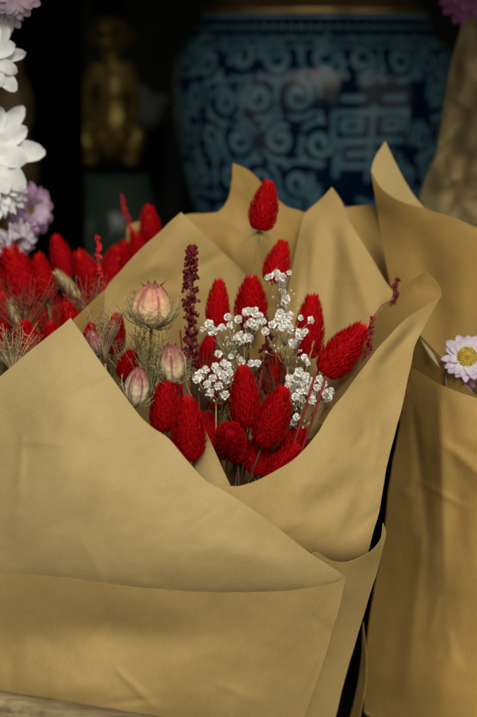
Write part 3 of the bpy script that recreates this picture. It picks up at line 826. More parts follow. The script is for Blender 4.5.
GC = 'red dyed grass heads in the centre bouquet'
reds = [
 ((269, 181), (260, 230), 29, 0.080, 0.004, 'tallest red bristly head, rising above all others against the back paper', True),
 ((284, 240), (272, 284), 29, 0.085, -0.004, 'dark red bristly head just below the tallest one, above the small white flowers', False),
 ((219, 279), (217, 330), 27, 0.055, 0.0, 'slim red bristly head standing right of the dark maroon spike', False),
 ((252, 276), (250, 326), 33, 0.052, 0.004, 'red bristly head in front of the small curled paper corner', False),
 ((313, 294), (306, 358), 35, 0.045, 0.004, 'red bristly head right of the baby\'s breath, in front of the pointed right back sheet', False),
 ((364, 325), (324, 374), 38, 0.020, 0.006, 'red bristly head tilted right, nearest the rolled right paper edge', False),
 ((243, 366), (246, 426), 34, 0.005, 0.010, 'broad red bristly head in the middle, below the centre white florets', False),
 ((284, 388), (263, 443), 36, -0.012, 0.012, 'large red bristly head leaning right, low in the bouquet right of the middle', False),
 ((188, 398), (189, 458), 37, -0.050, 0.012, 'large red bristly head lowest at the left, over the front paper edge', False),
 ((167, 378), (163, 430), 33, -0.026, 0.006, 'red bristly head tucked directly behind the large lowest left one', False),
 ((118, 313), (112, 354), 25, 0.020, 0.0, 'dark red bristly head at the far left, left of the big striped pod', False),
 ((211, 334), (206, 372), 26, 0.060, 0.0, 'shaded red head just behind the left white florets', False),
 ((302, 425), (283, 472), 34, 0.012, 0.004, 'shaded dark red head between the large leaning head and the right paper sheet', False),
 ((216, 352), (214, 410), 30, 0.045, 0.0, 'deep red head deep in the bouquet under the left white florets', False),
 ((297, 446), (268, 482), 30, -0.030, 0.012, 'red head peeking over the bottom of the paper opening at the right', False),
 ((133, 350), (124, 378), 24, 0.010, 0.006, 'small ragged red head between the two striped pods on the left', False),
 ((236, 424), (238, 462), 30, 0.012, 0.0, 'dark red head in deep shade behind the round one facing the viewer', False),
 ((262, 430), (256, 474), 30, 0.004, 0.0, 'dark red head in shade right of the round one, under the large leaning head', False),
 ((206, 412), (212, 452), 28, 0.014, 0.0, 'dark red head in shade right of the large lowest left one', False),
 ((276, 352), (272, 396), 27, 0.050, 0.0, 'shaded red head behind the broad middle one, right of it', False),
 ((180, 378), (182, 420), 26, 0.020, 0.0, 'dark red head behind the two large lowest left ones', False),
 ((92, 322), (88, 352), 18, 0.000, 0.002, 'small red head peeking over the pointed corner of the front paper', False),
]
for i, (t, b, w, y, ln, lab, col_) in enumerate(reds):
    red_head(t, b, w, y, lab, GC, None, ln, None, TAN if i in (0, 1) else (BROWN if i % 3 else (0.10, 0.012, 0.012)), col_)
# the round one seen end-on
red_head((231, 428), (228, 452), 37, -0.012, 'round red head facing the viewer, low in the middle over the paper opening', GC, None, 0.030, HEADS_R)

# heads behind the back paper and in the left bouquet
GL = 'red dyed grass heads in the left bouquet'
KL = P(40, 640, 0.12)
lefts = [
 ((148, 205), (151, 242), 25, 0.200, 'blurred red head just left of the pointed back sheet', 'b'),
 ((135, 230), (140, 264), 22, 0.195, 'small blurred red head below left of the pointed back sheet', 'b'),
 ((55, 235), (68, 280), 25, 0.130, 'red head standing upright next to the lilac flower', 'l'),
 ((38, 253), (48, 300), 26, 0.105, 'red head below the lilac flower, left of the tan tail', 'l'),
 ((77, 250), (100, 296), 29, 0.120, 'red head leaning left above the tan tail', 'l'),
 ((117, 246), (108, 292), 28, 0.130, 'red head beside the left edge of the back paper', 'l'),
 ((8, 244), (30, 306), 42, 0.110, 'large dark red head under the white daisies', 'l'),
 ((2, 292), (12, 352), 36, 0.070, 'red head at the left picture edge above the paper', 'l'),
 ((70, 284), (84, 326), 32, 0.090, 'dark red head behind the front paper corner, below the tan tail', 'l'),
 ((104, 284), (90, 320), 26, 0.090, 'red head low beside the back paper, behind the paper corner', 'l'),
 ((28, 282), (40, 330), 30, 0.115, 'dark red head deep in the left bouquet', 'l'),
 ((-12, 262), (-4, 320), 34, 0.110, 'red head cut off by the left picture edge', 'l'),
 ((50, 292), (60, 335), 30, 0.120, 'shaded red head behind the wispy tan grasses', 'l'),
 ((92, 268), (98, 312), 27, 0.095, 'red head touching the left edge of the pointed back paper', 'l'),
 ((66, 302), (76, 340), 27, 0.060, 'red head just above the pointed front paper corner', 'l'),
 ((114, 268), (104, 304), 24, 0.110, 'small red head half behind the left edge of the back paper', 'l'),
 ((24, 320), (34, 362), 30, 0.055, 'red head low behind the sloping top edge of the front paper', 'l'),
 ((50, 322), (56, 356), 27, 0.050, 'dark red head between the tan tails above the front paper', 'l'),
 ((125, 240), (122, 270), 22, 0.150, 'small red head in the dark gap left of the back paper peak', 'l'),
]
for t, b, w, y, lab, k in lefts:
    ft = KL + Vector((rnd.uniform(-.03, .03), rnd.uniform(-.02, .02), 0)) if k == 'l' else P(150, 480, 0.21)
    red_head(t, b, w, y + (0.03 if k == 'l' and t[1] < 300 else 0), lab, GL, ft, 0.004, HFINE)

# ------------------------------------------------------------------ striped seed pods
def pod(c, w, h, y, label, tilt=0.0, pink=1.0, threads=40, seed=1, base=(0.50, 0.37, 0.20), foot=None):
    ctr = P(*c, y); k = (ctr - CAM).length / FPX
    W, H = w * k / 2, h * k
    root = empty('seed_pod_flower', ctr - Vector((0, 0, H / 2)), label, 'seed pod', 'papery striped seed pods in the centre bouquet')
    r = random.Random(seed)
    M = Matrix.Translation(ctr) @ Matrix.Rotation(tilt, 4, 'Y') @ Matrix.Rotation(R(12), 4, 'X') @ Matrix.Rotation(r.uniform(0, 1), 4, 'Z')
    mb = MB(); seg = 90; rings = 48; vs = []; cs = []; fs = []
    PK = (0.42, 0.085, 0.080); MR = (0.24, 0.065, 0.065)
    for i in range(rings + 1):
        t = i / rings
        pr = (sin(pi * (0.05 + 0.87 * t)) ** 0.52) * (1.02 - 0.12 * t)
        for j in range(seg):
            a = 2 * pi * j / seg
            ridge = abs(cos(2.5 * a))                      # five lobes
            rr = W * pr * (0.90 + 0.13 * (1 - ridge ** 3) + 0.016 * cos(15 * a)) * (1 + 0.045 * noise.noise(Vector((cos(a) * 2.5, sin(a) * 2.5, t * 9 + seed))) + 0.03 * noise.noise(Vector((cos(a) * 7, sin(a) * 7, t * 5 + seed))) - 0.035 * abs(noise.noise(Vector((cos(a) * 3 + t * 2, sin(a) * 3, t * 14 + seed + 9)))))
            vs.append(M @ Vector((rr * cos(a), rr * sin(a), (t - 0.5) * H)))
            line = max(0, 1 - abs(sin(2.5 * a)) * 2.6)
            edge_ = min(1, pink * (0.9 * line * (0.35 + t) + max(0, t - 0.5) * 1.9))
            nz = 0.5 + 0.8 * noise.noise(Vector((cos(a) * 9, sin(a) * 9, t * 4 + seed)))
            edge_ *= 0.6 + 0.6 * nz
            dk = MR if pink > 1.2 else PK
            edge_ += 0.16 * max(0, cos(15 * a)) * (0.4 + nz); kk = min(1, edge_)
            cs.append(tuple(base[q] * (0.85 + 0.3 * nz) * (1 - kk) + dk[q] * kk for q in range(3)))
    for i in range(rings):
        for j in range(seg):
            j2 = (j + 1) % seg
            fs.append((i * seg + j, i * seg + j2, (i + 1) * seg + j2, (i + 1) * seg + j))
    fs.append(tuple(range(seg))[::-1]); fs.append(tuple(rings * seg + j for j in range(seg)))
    mb.add(vs, fs, cs)
    mb.build('pod', M_POD, root)
    mb = MB()
    for j in range(7):                                     # papery horns closing the top
        a = 2 * pi * j / 7 + 0.3; e = Vector((cos(a), sin(a), 0)); s_ = Vector((-sin(a), cos(a), 0))
        p = []
        for q, (rr, z, wd) in enumerate(((0.62, 0.37, 0.24), (0.50, 0.45, 0.19), (0.36, 0.49, 0.11), (0.42 * r.uniform(.4, 1.9), 0.60 + r.uniform(-.03, .03), 0.015))):
            for sg in (-1, 1): p.append(M @ (e * rr * W + s_ * sg * wd * W + Vector((0, 0, z * H))))
        mb.add(p, [(0, 1, 3, 2), (2, 3, 5, 4), (4, 5, 7, 6)], [(0.45, 0.25, 0.15)] * 2 + [(0.38, 0.13, 0.10)] * 4 + [(0.30, 0.07, 0.07)] * 2)
    mb.build('crown', M_POD, root)
    mb = MB()
    for i in range(threads):                               # thread-like bracts curling round the pod
        a = r.uniform(0, 2 * pi); e = Vector((cos(a), sin(a), 0)); s_ = Vector((-sin(a), cos(a), 0))
        up = r.uniform(0.1, 0.85); out = r.uniform(1.05, 1.45)
        pts = [Vector((0, 0, -0.55 * H)), e * W * 0.75 * out + Vector((0, 0, (-0.52 + 0.1 * up) * H)), e * W * out + s_ * W * r.uniform(-.3, .3) + Vector((0, 0, (-0.45 + 0.45 * up) * H)), e * W * (out - 0.06) + s_ * W * r.uniform(-.7, .7) + Vector((0, 0, (-0.45 + 0.85 * up) * H))]
        P4 = []
        for t in np.linspace(0, 1, 9):
            P4.append(M @ (pts[0] * (1-t)**3 + pts[1] * 3*t*(1-t)**2 + pts[2] * 3*t*t*(1-t) + pts[3] * t**3))
        g_ = r.uniform(.6, 1.3)
        cc = (0.20 * g_, 0.18 * g_, 0.075 * g_) if r.random() < .8 else (0.5, 0.42, 0.24)
        mb.tube(P4, 0.00034, 0.00012, 4, cc)
        for q in (3, 5, 7):
            d2 = (e * r.uniform(0.1, 0.5) + s_ * r.choice((-1, 1)) + Vector((0, 0, r.uniform(.2, .8)))) * W * r.uniform(.2, .4)
            mb.tube([P4[q], P4[q] + d2 * .5 + e * .0006, P4[q] + d2], 0.00022, 0.0001, 3, cc)
    if threads: mb.build('bracts', M_STEM, root)
    sb = M @ Vector((0, 0, -0.48 * H))
    stem_mesh(sb, (M.to_3x3() @ Vector((0, 0, -1))), foot or KC + Vector((-.02, 0, 0)), 0.0013, GREEN).build('stem', M_STEM, root)
    return root
pod((152, 306), 41, 42, -0.015, 'largest cream pod with pink tips and fine green threads, in front of the back paper', R(4), 0.80, 60, 1, (0.72, 0.52, 0.28))
pod((172, 364), 30, 38, -0.030, 'cream pod with maroon stripes below right of the largest pod', R(-4), 1.25, 34, 2, (0.60, 0.47, 0.27))
pod((137, 387), 25, 38, -0.045, 'pale split pod with a maroon stripe at the front paper edge', R(8), 1.22, 26, 3, (0.64, 0.52, 0.32))
pod((94, 343), 16, 26, -0.020, 'small mauve pod beside the pointed paper corner', R(-14), 1.9, 26, 4, (0.34, 0.2, 0.16))

# wispy thread foliage under the pods
def wisps(c, y, n, spread, label, seed, col=(0.22, 0.19, 0.08), hgt=60, foot=None):
    r = random.Random(seed); b = P(*c, y)
    root = empty('thread_foliage', b, label, 'dried foliage'); mb = MB()
    k = 1 / FPX
    for i in range(n):
        dx = r.uniform(-1, 1) * spread * k; dy = r.uniform(-1, 1) * 0.012; h = r.uniform(0.4, 1) * hgt * k
        p3 = b + Vector((dx, dy, h))
        pts = [b + Vector((0, 0, -0.01)), b + Vector((dx * .2, dy * .3, h * .35)), b + Vector((dx * .8 + r.uniform(-.004, .004), dy, h * .65)), p3]
        q = []
        for t in np.linspace(0, 1, 8): q.append(pts[0] * (1-t)**3 + pts[1] * 3*t*(1-t)**2 + pts[2] * 3*t*t*(1-t) + pts[3] * t**3)
        g_ = r.uniform(.5, 1.5); cc = tuple(x * g_ for x in col)
        mb.tube(q, 0.00035, 0.00014, 4, cc)
        for m_ in (3, 4, 5, 6):
            d_ = Vector((r.uniform(-1, 1), r.uniform(-.5, .5), r.uniform(0, 1))) * 0.007
            mb.tube([q[m_], q[m_] + d_ * .6, q[m_] + d_], 0.0002, 0.0001, 3, cc)
    mb.build('threads', M_STEM, root)
    stem_mesh(b + Vector((0, 0, -0.009)), (0, 0, -1), foot or KC + Vector((-.02, 0, 0)), 0.0009, col).build('stem', M_STEM, root)
wisps((150, 385), -0.010, 46, 22, 'wispy green brown threads below the largest pod', 1, hgt=60)
wisps((128, 378), 0.012, 40, 26, 'wispy threads around the small ragged red head at left', 2, (0.26, 0.17, 0.09), 62)
wisps((105, 350), -0.002, 36, 20, 'tangled pale threads beside the pointed paper corner', 3, (0.33, 0.24, 0.14), 44)
wisps((236, 436), 0.020, 46, 30, 'dark maroon threads deep in the middle of the centre bouquet', 8, (0.07, 0.02, 0.012), 84)  # dark filler, here and next two lines, added to deepen the interior shade
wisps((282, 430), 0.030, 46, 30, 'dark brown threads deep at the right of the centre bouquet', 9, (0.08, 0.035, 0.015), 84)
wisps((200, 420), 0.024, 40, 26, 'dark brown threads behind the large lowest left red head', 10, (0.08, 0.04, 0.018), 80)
wisps((50, 350), 0.085, 40, 40, 'tangled tan grasses behind the top edge of the front paper', 4, (0.15, 0.09, 0.04), 62, KL)
wisps((24, 330), 0.060, 50, 46, 'dark red brown tangled threads among the left red heads', 6, (0.16, 0.05, 0.03), 60, KL)
wisps((84, 326), 0.070, 40, 26, 'fine brown threads beside the left edge of the pointed back paper', 7, (0.17, 0.10, 0.05), 56, KL)
wisps((14, 366), 0.030, 46, 34, 'pale straw threads at the left picture edge', 5, (0.40, 0.30, 0.16), 46, KL)

# ------------------------------------------------------------------ maroon spikes
def spike(path, y, w, n, label, seed, foot=None, arch=None, c=(0.105, 0.006, 0.012)):
    r = random.Random(seed)
    pts = [P(u, v, y) for u, v in path]
    k = (pts[0] - CAM).length / FPX
    root = empty('seed_spike', pts[-1], label, 'seed spike', 'dark red seed spikes')
    mb = MB(); mb.tube(pts, 0.0006, 0.0010, 6, (0.16, 0.03, 0.03))
    if arch: mb.tube([P(u, v, y) for u, v in arch], 0.0004, 0.0005, 5, (0.24, 0.08, 0.05))
    for i in range(n):
        t = i / (n - 1) * (len(pts) - 1); a = min(int(t), len(pts) - 2); p = pts[a].lerp(pts[a + 1], t - a)
        ang = r.uniform(0, 2 * pi); fat = 0.35 + 0.65 * min(1, (i + 2) / (n * 0.3))
        fat *= 0.7 + 0.5 * (0.5 + 0.5 * noise.noise(Vector((i * 0.11, seed, 0))))
        e = Vector((cos(ang), sin(ang), 0)); L = r.uniform(0.35, 1.0) * w * k * 0.5 * fat
        tip = p + e * L + Vector((0, 0, L * r.uniform(0.2, 1.1)))
        mb.tube([p, tip], 0.00025, 0.0002, 3, c)
        for q in range(3):
            s_ = r.uniform(0.0006, 0.0012)
            g_ = r.uniform(0.6, 1.7)
            mb.ell(tip + Vector((r.uniform(-1, 1), r.uniform(-1, 1), r.uniform(-1, 1))) * 0.0011, s_, s_, s_ * 1.5, 5, 4, (c[0] * g_, c[1] * g_, c[2] * g_), Matrix.Rotation(r.uniform(-1, 1), 3, 'X'))
    mb.build('seed_head', M_MAROON, root)
    stem_mesh(pts[-1], pts[-1] - pts[-2], foot or KC, 0.001, (0.15, 0.05, 0.03)).build('stem', M_STEM, root)
spike([(193, 249), (190, 262), (191, 290), (189, 320), (190, 352), (191, 370)], 0.030, 18, 210, 'tall dark maroon seed spike against the pointed back paper', 1)
spike([(372, 318), (369, 335), (369, 352), (362, 372)], 0.018, 7, 34, 'thin red seed spike in front of the rolled right paper edge', 2, arch=[(370, 330), (374, 316), (382, 305), (394, 298)], c=(0.2, 0.008, 0.018))
spike([(397, 281), (395, 290), (393, 300)], 0.058, 6, 12, 'tiny dark red sprig tip above the rolled right paper edge', 3, P(380, 420, 0.03))
spike([(266, 318), (268, 345), (262, 375), (256, 400)], 0.040, 11, 70, 'short dark maroon spike behind the centre white florets', 4)
spike([(98, 238), (99, 262), (101, 292)], 0.100, 5, 26, 'thin red spike sticking up among the left blurred red heads', 5, KL, c=(0.40, 0.008, 0.015))
spike([(121, 196), (126, 215), (133, 236)], 0.200, 5, 20, 'faint blurred red sprig in front of the green glass jar', 6, P(150, 480, 0.21), c=(0.3, 0.01, 0.015))

# ------------------------------------------------------------------ baby's breath
def floret_mesh(seed):
    r = random.Random(seed); mb = MB()
    for i in range(30):
        z = 1 - 1.75 * (i + .5) / 30; a = i * 2.39996; q = sqrt(max(0, 1 - z * z))
        n = Vector((q * cos(a), q * sin(a), z)); s_ = n.orthogonal().normalized(); t_ = n.cross(s_)
        rot = r.uniform(0, 6.28); s2 = s_ * cos(rot) + t_ * sin(rot); t2 = n.cross(s2)
        L = r.uniform(.8, 1.1); k = r.uniform(.88, 1.0)
        w = 0.34
        b = n * 0.55
        vs = [b, n * .72 * L + s2 * w + t2 * .05, n * .98 * L + s2 * w * .7 + t2 * .22, n * .90 * L + t2 * .05, n * 1.0 * L - s2 * w * .7 + t2 * .20, n * .72 * L - s2 * w]
        mb.add(vs, [(0, 1, 3), (1, 2, 3), (3, 4, 5), (0, 3, 5)], (0.93 * k, 0.92 * k, 0.87 * k))
    mb.ell((0, 0, 0), .55, .55, .55, 8, 6, (0.55, 0.54, 0.42))
    mb.tube([(0, 0, -.4), (0, 0, -1.0)], .30, .12, 6, (0.22, 0.22, 0.09))
    return mb.me('floret', True)
FLO = [floret_mesh(i) for i in (1, 2, 3)]
for m_ in FLO: m_.materials.append(M_WHITE)
GB = "baby's breath sprigs in the centre bouquet"
def sprig(flo, node, y, label, foot, seed):
    r = random.Random(seed)
    base = P(*node, y + 0.012)
    root = empty('babys_breath_sprig', base, label, "baby's breath", GB)
    mb = MB()
    k = (base - CAM).length / FPX
    mids = {}
    for it in flo:
        u, v = it[0], it[1]; d = it[2] if len(it) > 2 else 9.5
        p = P(u + r.uniform(-1.2, 1.2), v + r.uniform(-1.2, 1.2), y + r.uniform(-0.012, 0.012))
        key = (int(u // 24), int(v // 30))
        if key not in mids:
            mids[key] = p.lerp(base, 0.5) + Vector((r.uniform(-.003, .003), r.uniform(-.003, .003), -0.004))
            mb.tube([base, base.lerp(mids[key], .5) + Vector((r.uniform(-.002, .002), 0, 0)), mids[key]], 0.0004, 0.0003, 4, (0.33, 0.27, 0.14))
        m_ = mids[key]
        o = bpy.data.objects.new('floret', FLO[r.randrange(3)]); COL.objects.link(o); o.parent = root
        dirv = (p - m_).normalized(); dirv = (dirv + Vector((r.uniform(-.4, .4), -0.7, r.uniform(0, .6)))).normalized()
        sc = d * k / 2 * r.uniform(0.82, 1.18)
        o.matrix_local = Matrix.Translation(p - base) @ dirv.to_track_quat('Z', 'Y').to_matrix().to_4x4() @ Matrix.Rotation(r.uniform(0, 6), 4, 'Z') @ Matrix.Diagonal((sc, sc, sc, 1))
        e = p - dirv * sc
        mb.tube([m_, (m_ + e) / 2 + Vector((r.uniform(-.0015, .0015), 0, -0.001)), e], 0.00028, 0.00022, 4, (0.38, 0.32, 0.18))
    for m_ in list(mids.values()):                          # hair-thin side branchlets with tiny unopened buds
        for _ in range(6):
            e = m_ + Vector((r.uniform(-.008, .008), r.uniform(-.006, .006), r.uniform(0.002, .012)))
            mb.tube([m_, m_.lerp(e, .5) + Vector((r.uniform(-.001, .001), 0, -.001)), e], 0.00018, 0.00014, 3, (0.38, 0.32, 0.18))
            mb.ell(e, 0.0006, 0.0006, 0.0009, 6, 5, (0.62, 0.58, 0.42))
    pts = curve_pts(base, (0, 0, -1), foot, 10)
    mb.tube(pts, 0.0006, 0.0008, 5, (0.28, 0.22, 0.10))
    mb.build('branches', M_STEM, root)
sprig([(206, 369), (197, 376), (203, 374), (212, 378), (207, 384), (226, 366), (222, 375), (228, 381), (210, 393), (225, 394), (218, 371), (229, 373), (218, 385), (197, 379, 8), (223, 363, 8), (216, 366)], (216, 402), -0.020, "white sprig of baby's breath lowest at left, above the large red head", KC, 1)
sprig([(227, 316), (237, 319), (250, 311), (255, 312), (259, 315), (210, 324), (221, 327), (213, 331), (204, 329, 8), (231, 325), (257, 324), (252, 322), (245, 327, 6), (240, 335), (248, 337), (254, 326), (247, 311), (218, 353), (232, 357, 7), (230, 344, 8), (240, 361, 8), (257, 364, 10), (262, 321), (236, 338, 8), (243, 340, 8), (250, 364, 7)], (243, 372), 0.015, "wide white sprig of baby's breath across the middle of the bouquet", KC, 2)
sprig([(281, 313), (280, 320), (288, 317), (301, 317, 7), (311, 320, 8), (301, 333, 10), (291, 328), (283, 327), (276, 327), (267, 332, 8), (293, 344, 10), (304, 357, 10), (309, 363, 7), (277, 319), (286, 323), (272, 324, 8), (306, 330, 7), (296, 340, 7)], (288, 366), 0.010, "white sprig of baby's breath beside the right upright red head", KC, 3)
sprig([(290, 379), (300, 373), (305, 376), (298, 385), (300, 392), (312, 394), (323, 385), (328, 392), (327, 398), (331, 391), (320, 380), (293, 422, 7), (297, 417, 7), (313, 401), (293, 388), (304, 384), (307, 390), (296, 379), (310, 382), (303, 399), (324, 393), (318, 387), (297, 397, 8), (287, 384, 8)], (304, 425), 0.000, "dense white sprig of baby's breath low at right by the paper edge", KC, 4)
sprig([(276, 272), (283, 276), (281, 284), (285, 298), (284, 303), (289, 272, 7), (270, 275, 7), (279, 278), (283, 291, 7), (268, 278, 7)], (282, 322), 0.050, "small white sprig of baby's breath beneath the second tallest red head", KC, 5)

# ------------------------------------------------------------------ dry grass stalks filling the depth
for i, (u, v, y, lean) in enumerate([(232, 336, 0.05, 4), (274, 330, 0.045, -5), (285, 350, 0.04, 3), (262, 370, 0.02, 6), (320, 365, 0.03, 8), (200, 380, 0.03, -3), (178, 390, 0.0, -2), (298, 360, 0.02, 7), (310, 378, 0.005, 9), (255, 300, 0.07, 0), (196, 330, 0.06, -2), (180, 330, 0.05, -4), (146, 348, 0.03, -6), (314, 340, 0.035, 8), (240, 400, 0.02, 0), (275, 420, 0.03, 2), (300, 410, 0.03, 4), (222, 400, 0.03, 0)]):
    t = P(u, v, y); r_ = empty('grass_stalk', t, 'thin bare dried stalk deep among the red heads', 'grass stalk', 'bare dried stalks in the centre bouquet')
    c = (GREEN, TAN, BROWN, (0.20, 0.02, 0.02))[i % 4]
    stem_mesh(t, Vector((-lean * .03, 0, -1)), KC + Vector((rnd.uniform(-.03, .03), rnd.uniform(-.01, .03), 0)), 0.0008, c).build('stalk', M_STEM, r_)
# two red stems in front of the right white sprig
for a, lab in (((316, 372), 'long red stem crossing the dense right white sprig'), ((326, 376), 'short red stem right of the long red one')):
    t = P(a[0], a[1], -0.012); r_ = empty('grass_stalk', t, lab, 'grass stalk', 'red stems at the right of the bouquet')
    stem_mesh(t, P(a[0] - 16, a[1] + 55, -0.014) - t, KC + Vector((.02, -0.02, .02)), 0.0011, (0.22, 0.02, 0.02)).build('stalk', M_STEM, r_)

# tan tails in the left bouquet
TAIL = None
def tan_tail(tip, base, w, y, label):
    global TAIL
    if TAIL is None:
        r = random.Random(9); mb = MB(); ga = 2.39996
        mb.lathe([(0.02, 0), (.22, .12), (.30, .4), (.26, .7), (.05, .97)], (0, 0, 0), 10, (0.42, 0.30, 0.15))
        for i in range(220):
            t = (i + .5) / 220; a = i * ga; e = Vector((cos(a), sin(a), 0)); rad = .30 * sin(pi * (.1 + .82 * t)) ** .7
            b = e * rad + Vector((0, 0, t * .95)); d_ = (e * .6 + Vector((0, 0, 1))).normalized() * .2
            s_ = Vector((-sin(a), cos(a), 0)) * .03; k = r.uniform(.7, 1.2)
            mb.add([b - s_, b + s_, b + d_], [(0, 1, 2)], (0.46 * k, 0.33 * k, 0.16 * k))
        TAIL = mb.me('tail_mesh', False); TAIL.materials.append(M_STEM)
    b, t = P(*base, y), P(*tip, y); k = (b - CAM).length / FPX
    root = empty('grass_tail', b, label, 'dried grass', 'tan fluffy tails in the left bouquet')
    o = bpy.data.objects.new('tail', TAIL); COL.objects.link(o); o.parent = root
    o.matrix_local = Matrix.Translation(-b) @ axis_mat(b, t, w * k * 1.3, 0)
    stem_mesh(b, b - t, KL, 0.0008, TAN).build('stem', M_STEM, root)
tan_tail((56, 272), (80, 298), 15, 0.075, 'tan fluffy tail lying between the left red heads')
tan_tail((24, 312), (40, 348), 15, 0.070, 'tan fluffy tail low at left above the front paper')
tan_tail((98, 300), (92, 326), 12, 0.070, 'tan fluffy tail close to the left edge of the pointed back paper')
tan_tail((10, 300), (20, 330), 14, 0.060, 'tan fluffy tail among the red heads at the left picture edge')
tan_tail((72, 318), (60, 345), 12, 0.075, 'tan fluffy tail behind the pointed paper corner')

# ------------------------------------------------------------------ daisies
def daisy(c, y, n, R_, label, petal, disc_c, rows=2, npet=14, pw=0.30, disc_r=0.22, seed=1, foot=None, group=None, cup=0.25, fluffy=False, tipc=None):
    """n: facing direction; R_: radius in photo px"""
    r = random.Random(seed)
    ctr = P(*c, y); k = (ctr - CAM).length / FPX; RR = R_ * k
    root = empty('daisy_flower', ctr, label, 'flower', group)
    q = Vector(n).normalized().to_track_quat('Z', 'Y').to_matrix()
    mb = MB()
    for row in range(rows):
        for i in range(npet):
            a = 2 * pi * (i + .5 * row) / npet + r.uniform(-.09, .09)
            e = Vector((cos(a), sin(a), 0)); s_ = Vector((-sin(a), cos(a), 0))
            L = RR * (1 - .20 * row) * r.uniform(.90, 1.06); wd = RR * pw * r.uniform(.85, 1.12)
            up = cup * (1 + 1.1 * row) * r.uniform(.5, 1.4); tw = r.uniform(-.25, .25)
            vs = []; cs = []; nl, nw = 9, 5; kk = r.uniform(.93, 1.0)
            for x in range(nl):
                t = x / (nl - 1)
                wv = (sin(pi * min(1, .10 + t * .78)) ** .8) * (1 if t < .85 else sqrt(max(0, 1 - ((t - .85) / .16) ** 2)) * .9 + .1)
                zz_ = RR * (up * t * (1.25 - t * .9)) - (RR * .10 * max(0, t - .7))
                for b in range(nw):
                    sw = (b / (nw - 1) * 2 - 1)
                    z2 = zz_ + RR * .07 * sw * sw * wv + RR * tw * .2 * sw * t + RR * 0.015 * noise.noise(Vector((t * 4, sw * 2, i + 20 * row + seed)))
                    z2 += RR * 0.010 * cos(sw * 9.4) * min(1, t * 3) + RR * 0.05 * noise.noise(Vector((t * 2.2, sw * 1.2, i * 3.1 + row + seed)))
                    vs.append(ctr + q @ (e * L * (.12 + .88 * t) + s_ * wd * wv * sw + Vector((0, 0, z2 + .02 * RR * row))))
                    cc = petal if not tipc else tuple(petal[j] * (1 - t ** 2) + tipc[j] * t ** 2 for j in range(3))
                    cs.append(tuple(j * kk for j in cc))
            fs = [(x * nw + b, x * nw + b + 1, (x + 1) * nw + b + 1, (x + 1) * nw + b) for x in range(nl - 1) for b in range(nw - 1)]
            mb.add(vs, fs, cs)
    o = mb.build('petals', M_PETAL, root)
    mb = MB(); dr = RR * disc_r
    mb.ell(ctr + q @ Vector((0, 0, .05 * RR)), dr, dr, dr * .55, 14, 8, tuple(x * .6 for x in disc_c), q)
    for i in range(90):
        rr = dr * sqrt((i + .5) / 90); a = i * 2.39996; z = sqrt(max(0, 1 - (rr / dr) ** 2)) * dr * .55
        g_ = r.uniform(.7, 1.25); s2 = dr * .10
        mb.ell(ctr + q @ Vector((rr * cos(a), rr * sin(a), z + .05 * RR)), s2, s2, s2 * 1.6, 5, 4, tuple(x * g_ for x in disc_c), q)
    mb.build('disc', M_STEM, root)
    stem_mesh(ctr - q @ Vector((0, 0, .02 * RR)), q @ Vector((0, 0, -1)), foot or KL, 0.0014, GREEN).build('stem', M_STEM, root)
    return root
WH = (0.86, 0.88, 0.88); LI = (0.62, 0.44, 0.66)
GD = 'white and lilac daisies in the left bouquet'
FL = P(-60, 640, 0.12)
daisy((-14, 150), 0.130, (0.25, -0.95, 0.2), 56, 'large white daisy with broad round petals at the left edge', WH, (0.5, 0.36, 0.06), 2, 8, .19, .2, 1, FL, GD, .10)
daisy((-16, 58), 0.110, (0.5, -0.8, 0.1), 42, 'white daisy above the largest white one, cut by the picture edge', WH, (0.5, 0.36, 0.06), 2, 8, .18, .2, 2, FL, GD, .15)
daisy((-2, 192), 0.140, (0.4, -0.85, 0.3), 30, 'fluffy white daisy with narrow petals above the lilac one', WH, (0.55, 0.45, 0.2), 3, 18, .12, .2, 3, FL, GD, .3)
daisy((28, 210), 0.200, (0.75, -0.6, 0.1), 31, 'lilac daisy with ragged petals below the white daisies', (0.78, 0.66, 0.80), (0.32, 0.19, 0.04), 3, 14, .22, .24, 4, KL, GD, .25, tipc=(0.56, 0.26, 0.50))
daisy((14, 240), 0.150, (0.5, -0.75, -0.3), 24, 'pale lilac daisy with a tan centre beneath the ragged lilac one', (0.62, 0.55, 0.62), (0.30, 0.19, 0.05), 3, 13, .17, .3, 5, KL, GD, .3)
daisy((14, -6), 0.115, (0.3, -0.9, -0.1), 26, 'pink lilac daisy at the top left corner', (0.55, 0.42, 0.52), (0.4, 0.3, 0.08), 2, 14, .2, .2, 6, FL, GD, .25)
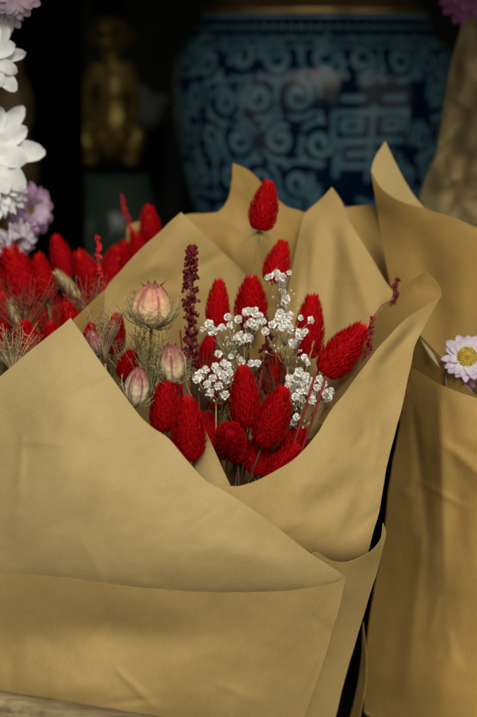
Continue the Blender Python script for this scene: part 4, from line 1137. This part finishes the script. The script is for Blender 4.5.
daisy((2, 8), 0.130, (0.3, -0.9, 0.2), 24, 'small white daisy at the top left corner', (0.66, 0.66, 0.68), (0.4, 0.3, 0.08), 2, 14, .2, .2, 7, FL, GD, .25)
GR = 'lilac daisies in the right bouquet'
KR = P(490, 700, 0.07)
daisy((467, 358), 0.050, (-0.1, -0.85, 0.5), 25, 'lilac daisy with a yellow centre above the right paper flap', (0.76, 0.73, 0.77), (0.52, 0.36, 0.05), 2, 16, .20, .44, 11, KR, GR, .12, tipc=(0.64, 0.52, 0.68))
daisy((464, 376), 0.060, (-0.5, -0.70, -0.1), 17, 'pinker daisy under the yellow centred one by the right paper flap', (0.56, 0.40, 0.54), (0.4, 0.26, 0.05), 2, 14, .18, .3, 12, KR, GR, .4, tipc=(0.5, 0.25, 0.46))
daisy((500, 345), 0.055, (0.1, -0.85, 0.5), 24, 'white daisy just beyond the right picture edge', (0.66, 0.6, 0.66), (0.52, 0.36, 0.05), 2, 16, .19, .4, 13, KR, GR, .12)
daisy((466, -8), 0.29, (-0.1, -0.9, -0.1), 30, 'purple blurred daisy at the top right corner above the crumpled wrap', (0.34, 0.12, 0.26), (0.3, 0.2, 0.05), 3, 16, .2, .2, 14, P(520, 300, 0.33), None, .3)
# small pale leaves left of the right daisies
lv = empty('leaf_sprig', P(448, 376, 0.055), 'pale folded leaves left of the lilac daisy', 'leaf')
mb = MB()
for (a, b, wd) in (((444, 368), (456, 340), 4), ((440, 368), (420, 338), 2.5), ((450, 374), (444, 352), 3)):
    p0, p1 = P(*a, 0.052), P(*b, 0.060); s_ = (p1 - p0).cross(Vector((0, 1, 0))).normalized() * wd / FPX
    m_ = p0.lerp(p1, .45); n_ = Vector((0, -0.002, 0))
    mb.add([p0, m_ + s_, m_ - s_, p1, m_ + n_], [(0, 1, 4), (0, 4, 2), (1, 3, 4), (4, 3, 2)], (0.42, 0.36, 0.20))
mb.build('leaves', M_PETAL, lv)
stem_mesh(P(446, 373, 0.053), (0, 0, -1), KR, 0.001, GREEN).build('stem', M_STEM, lv)
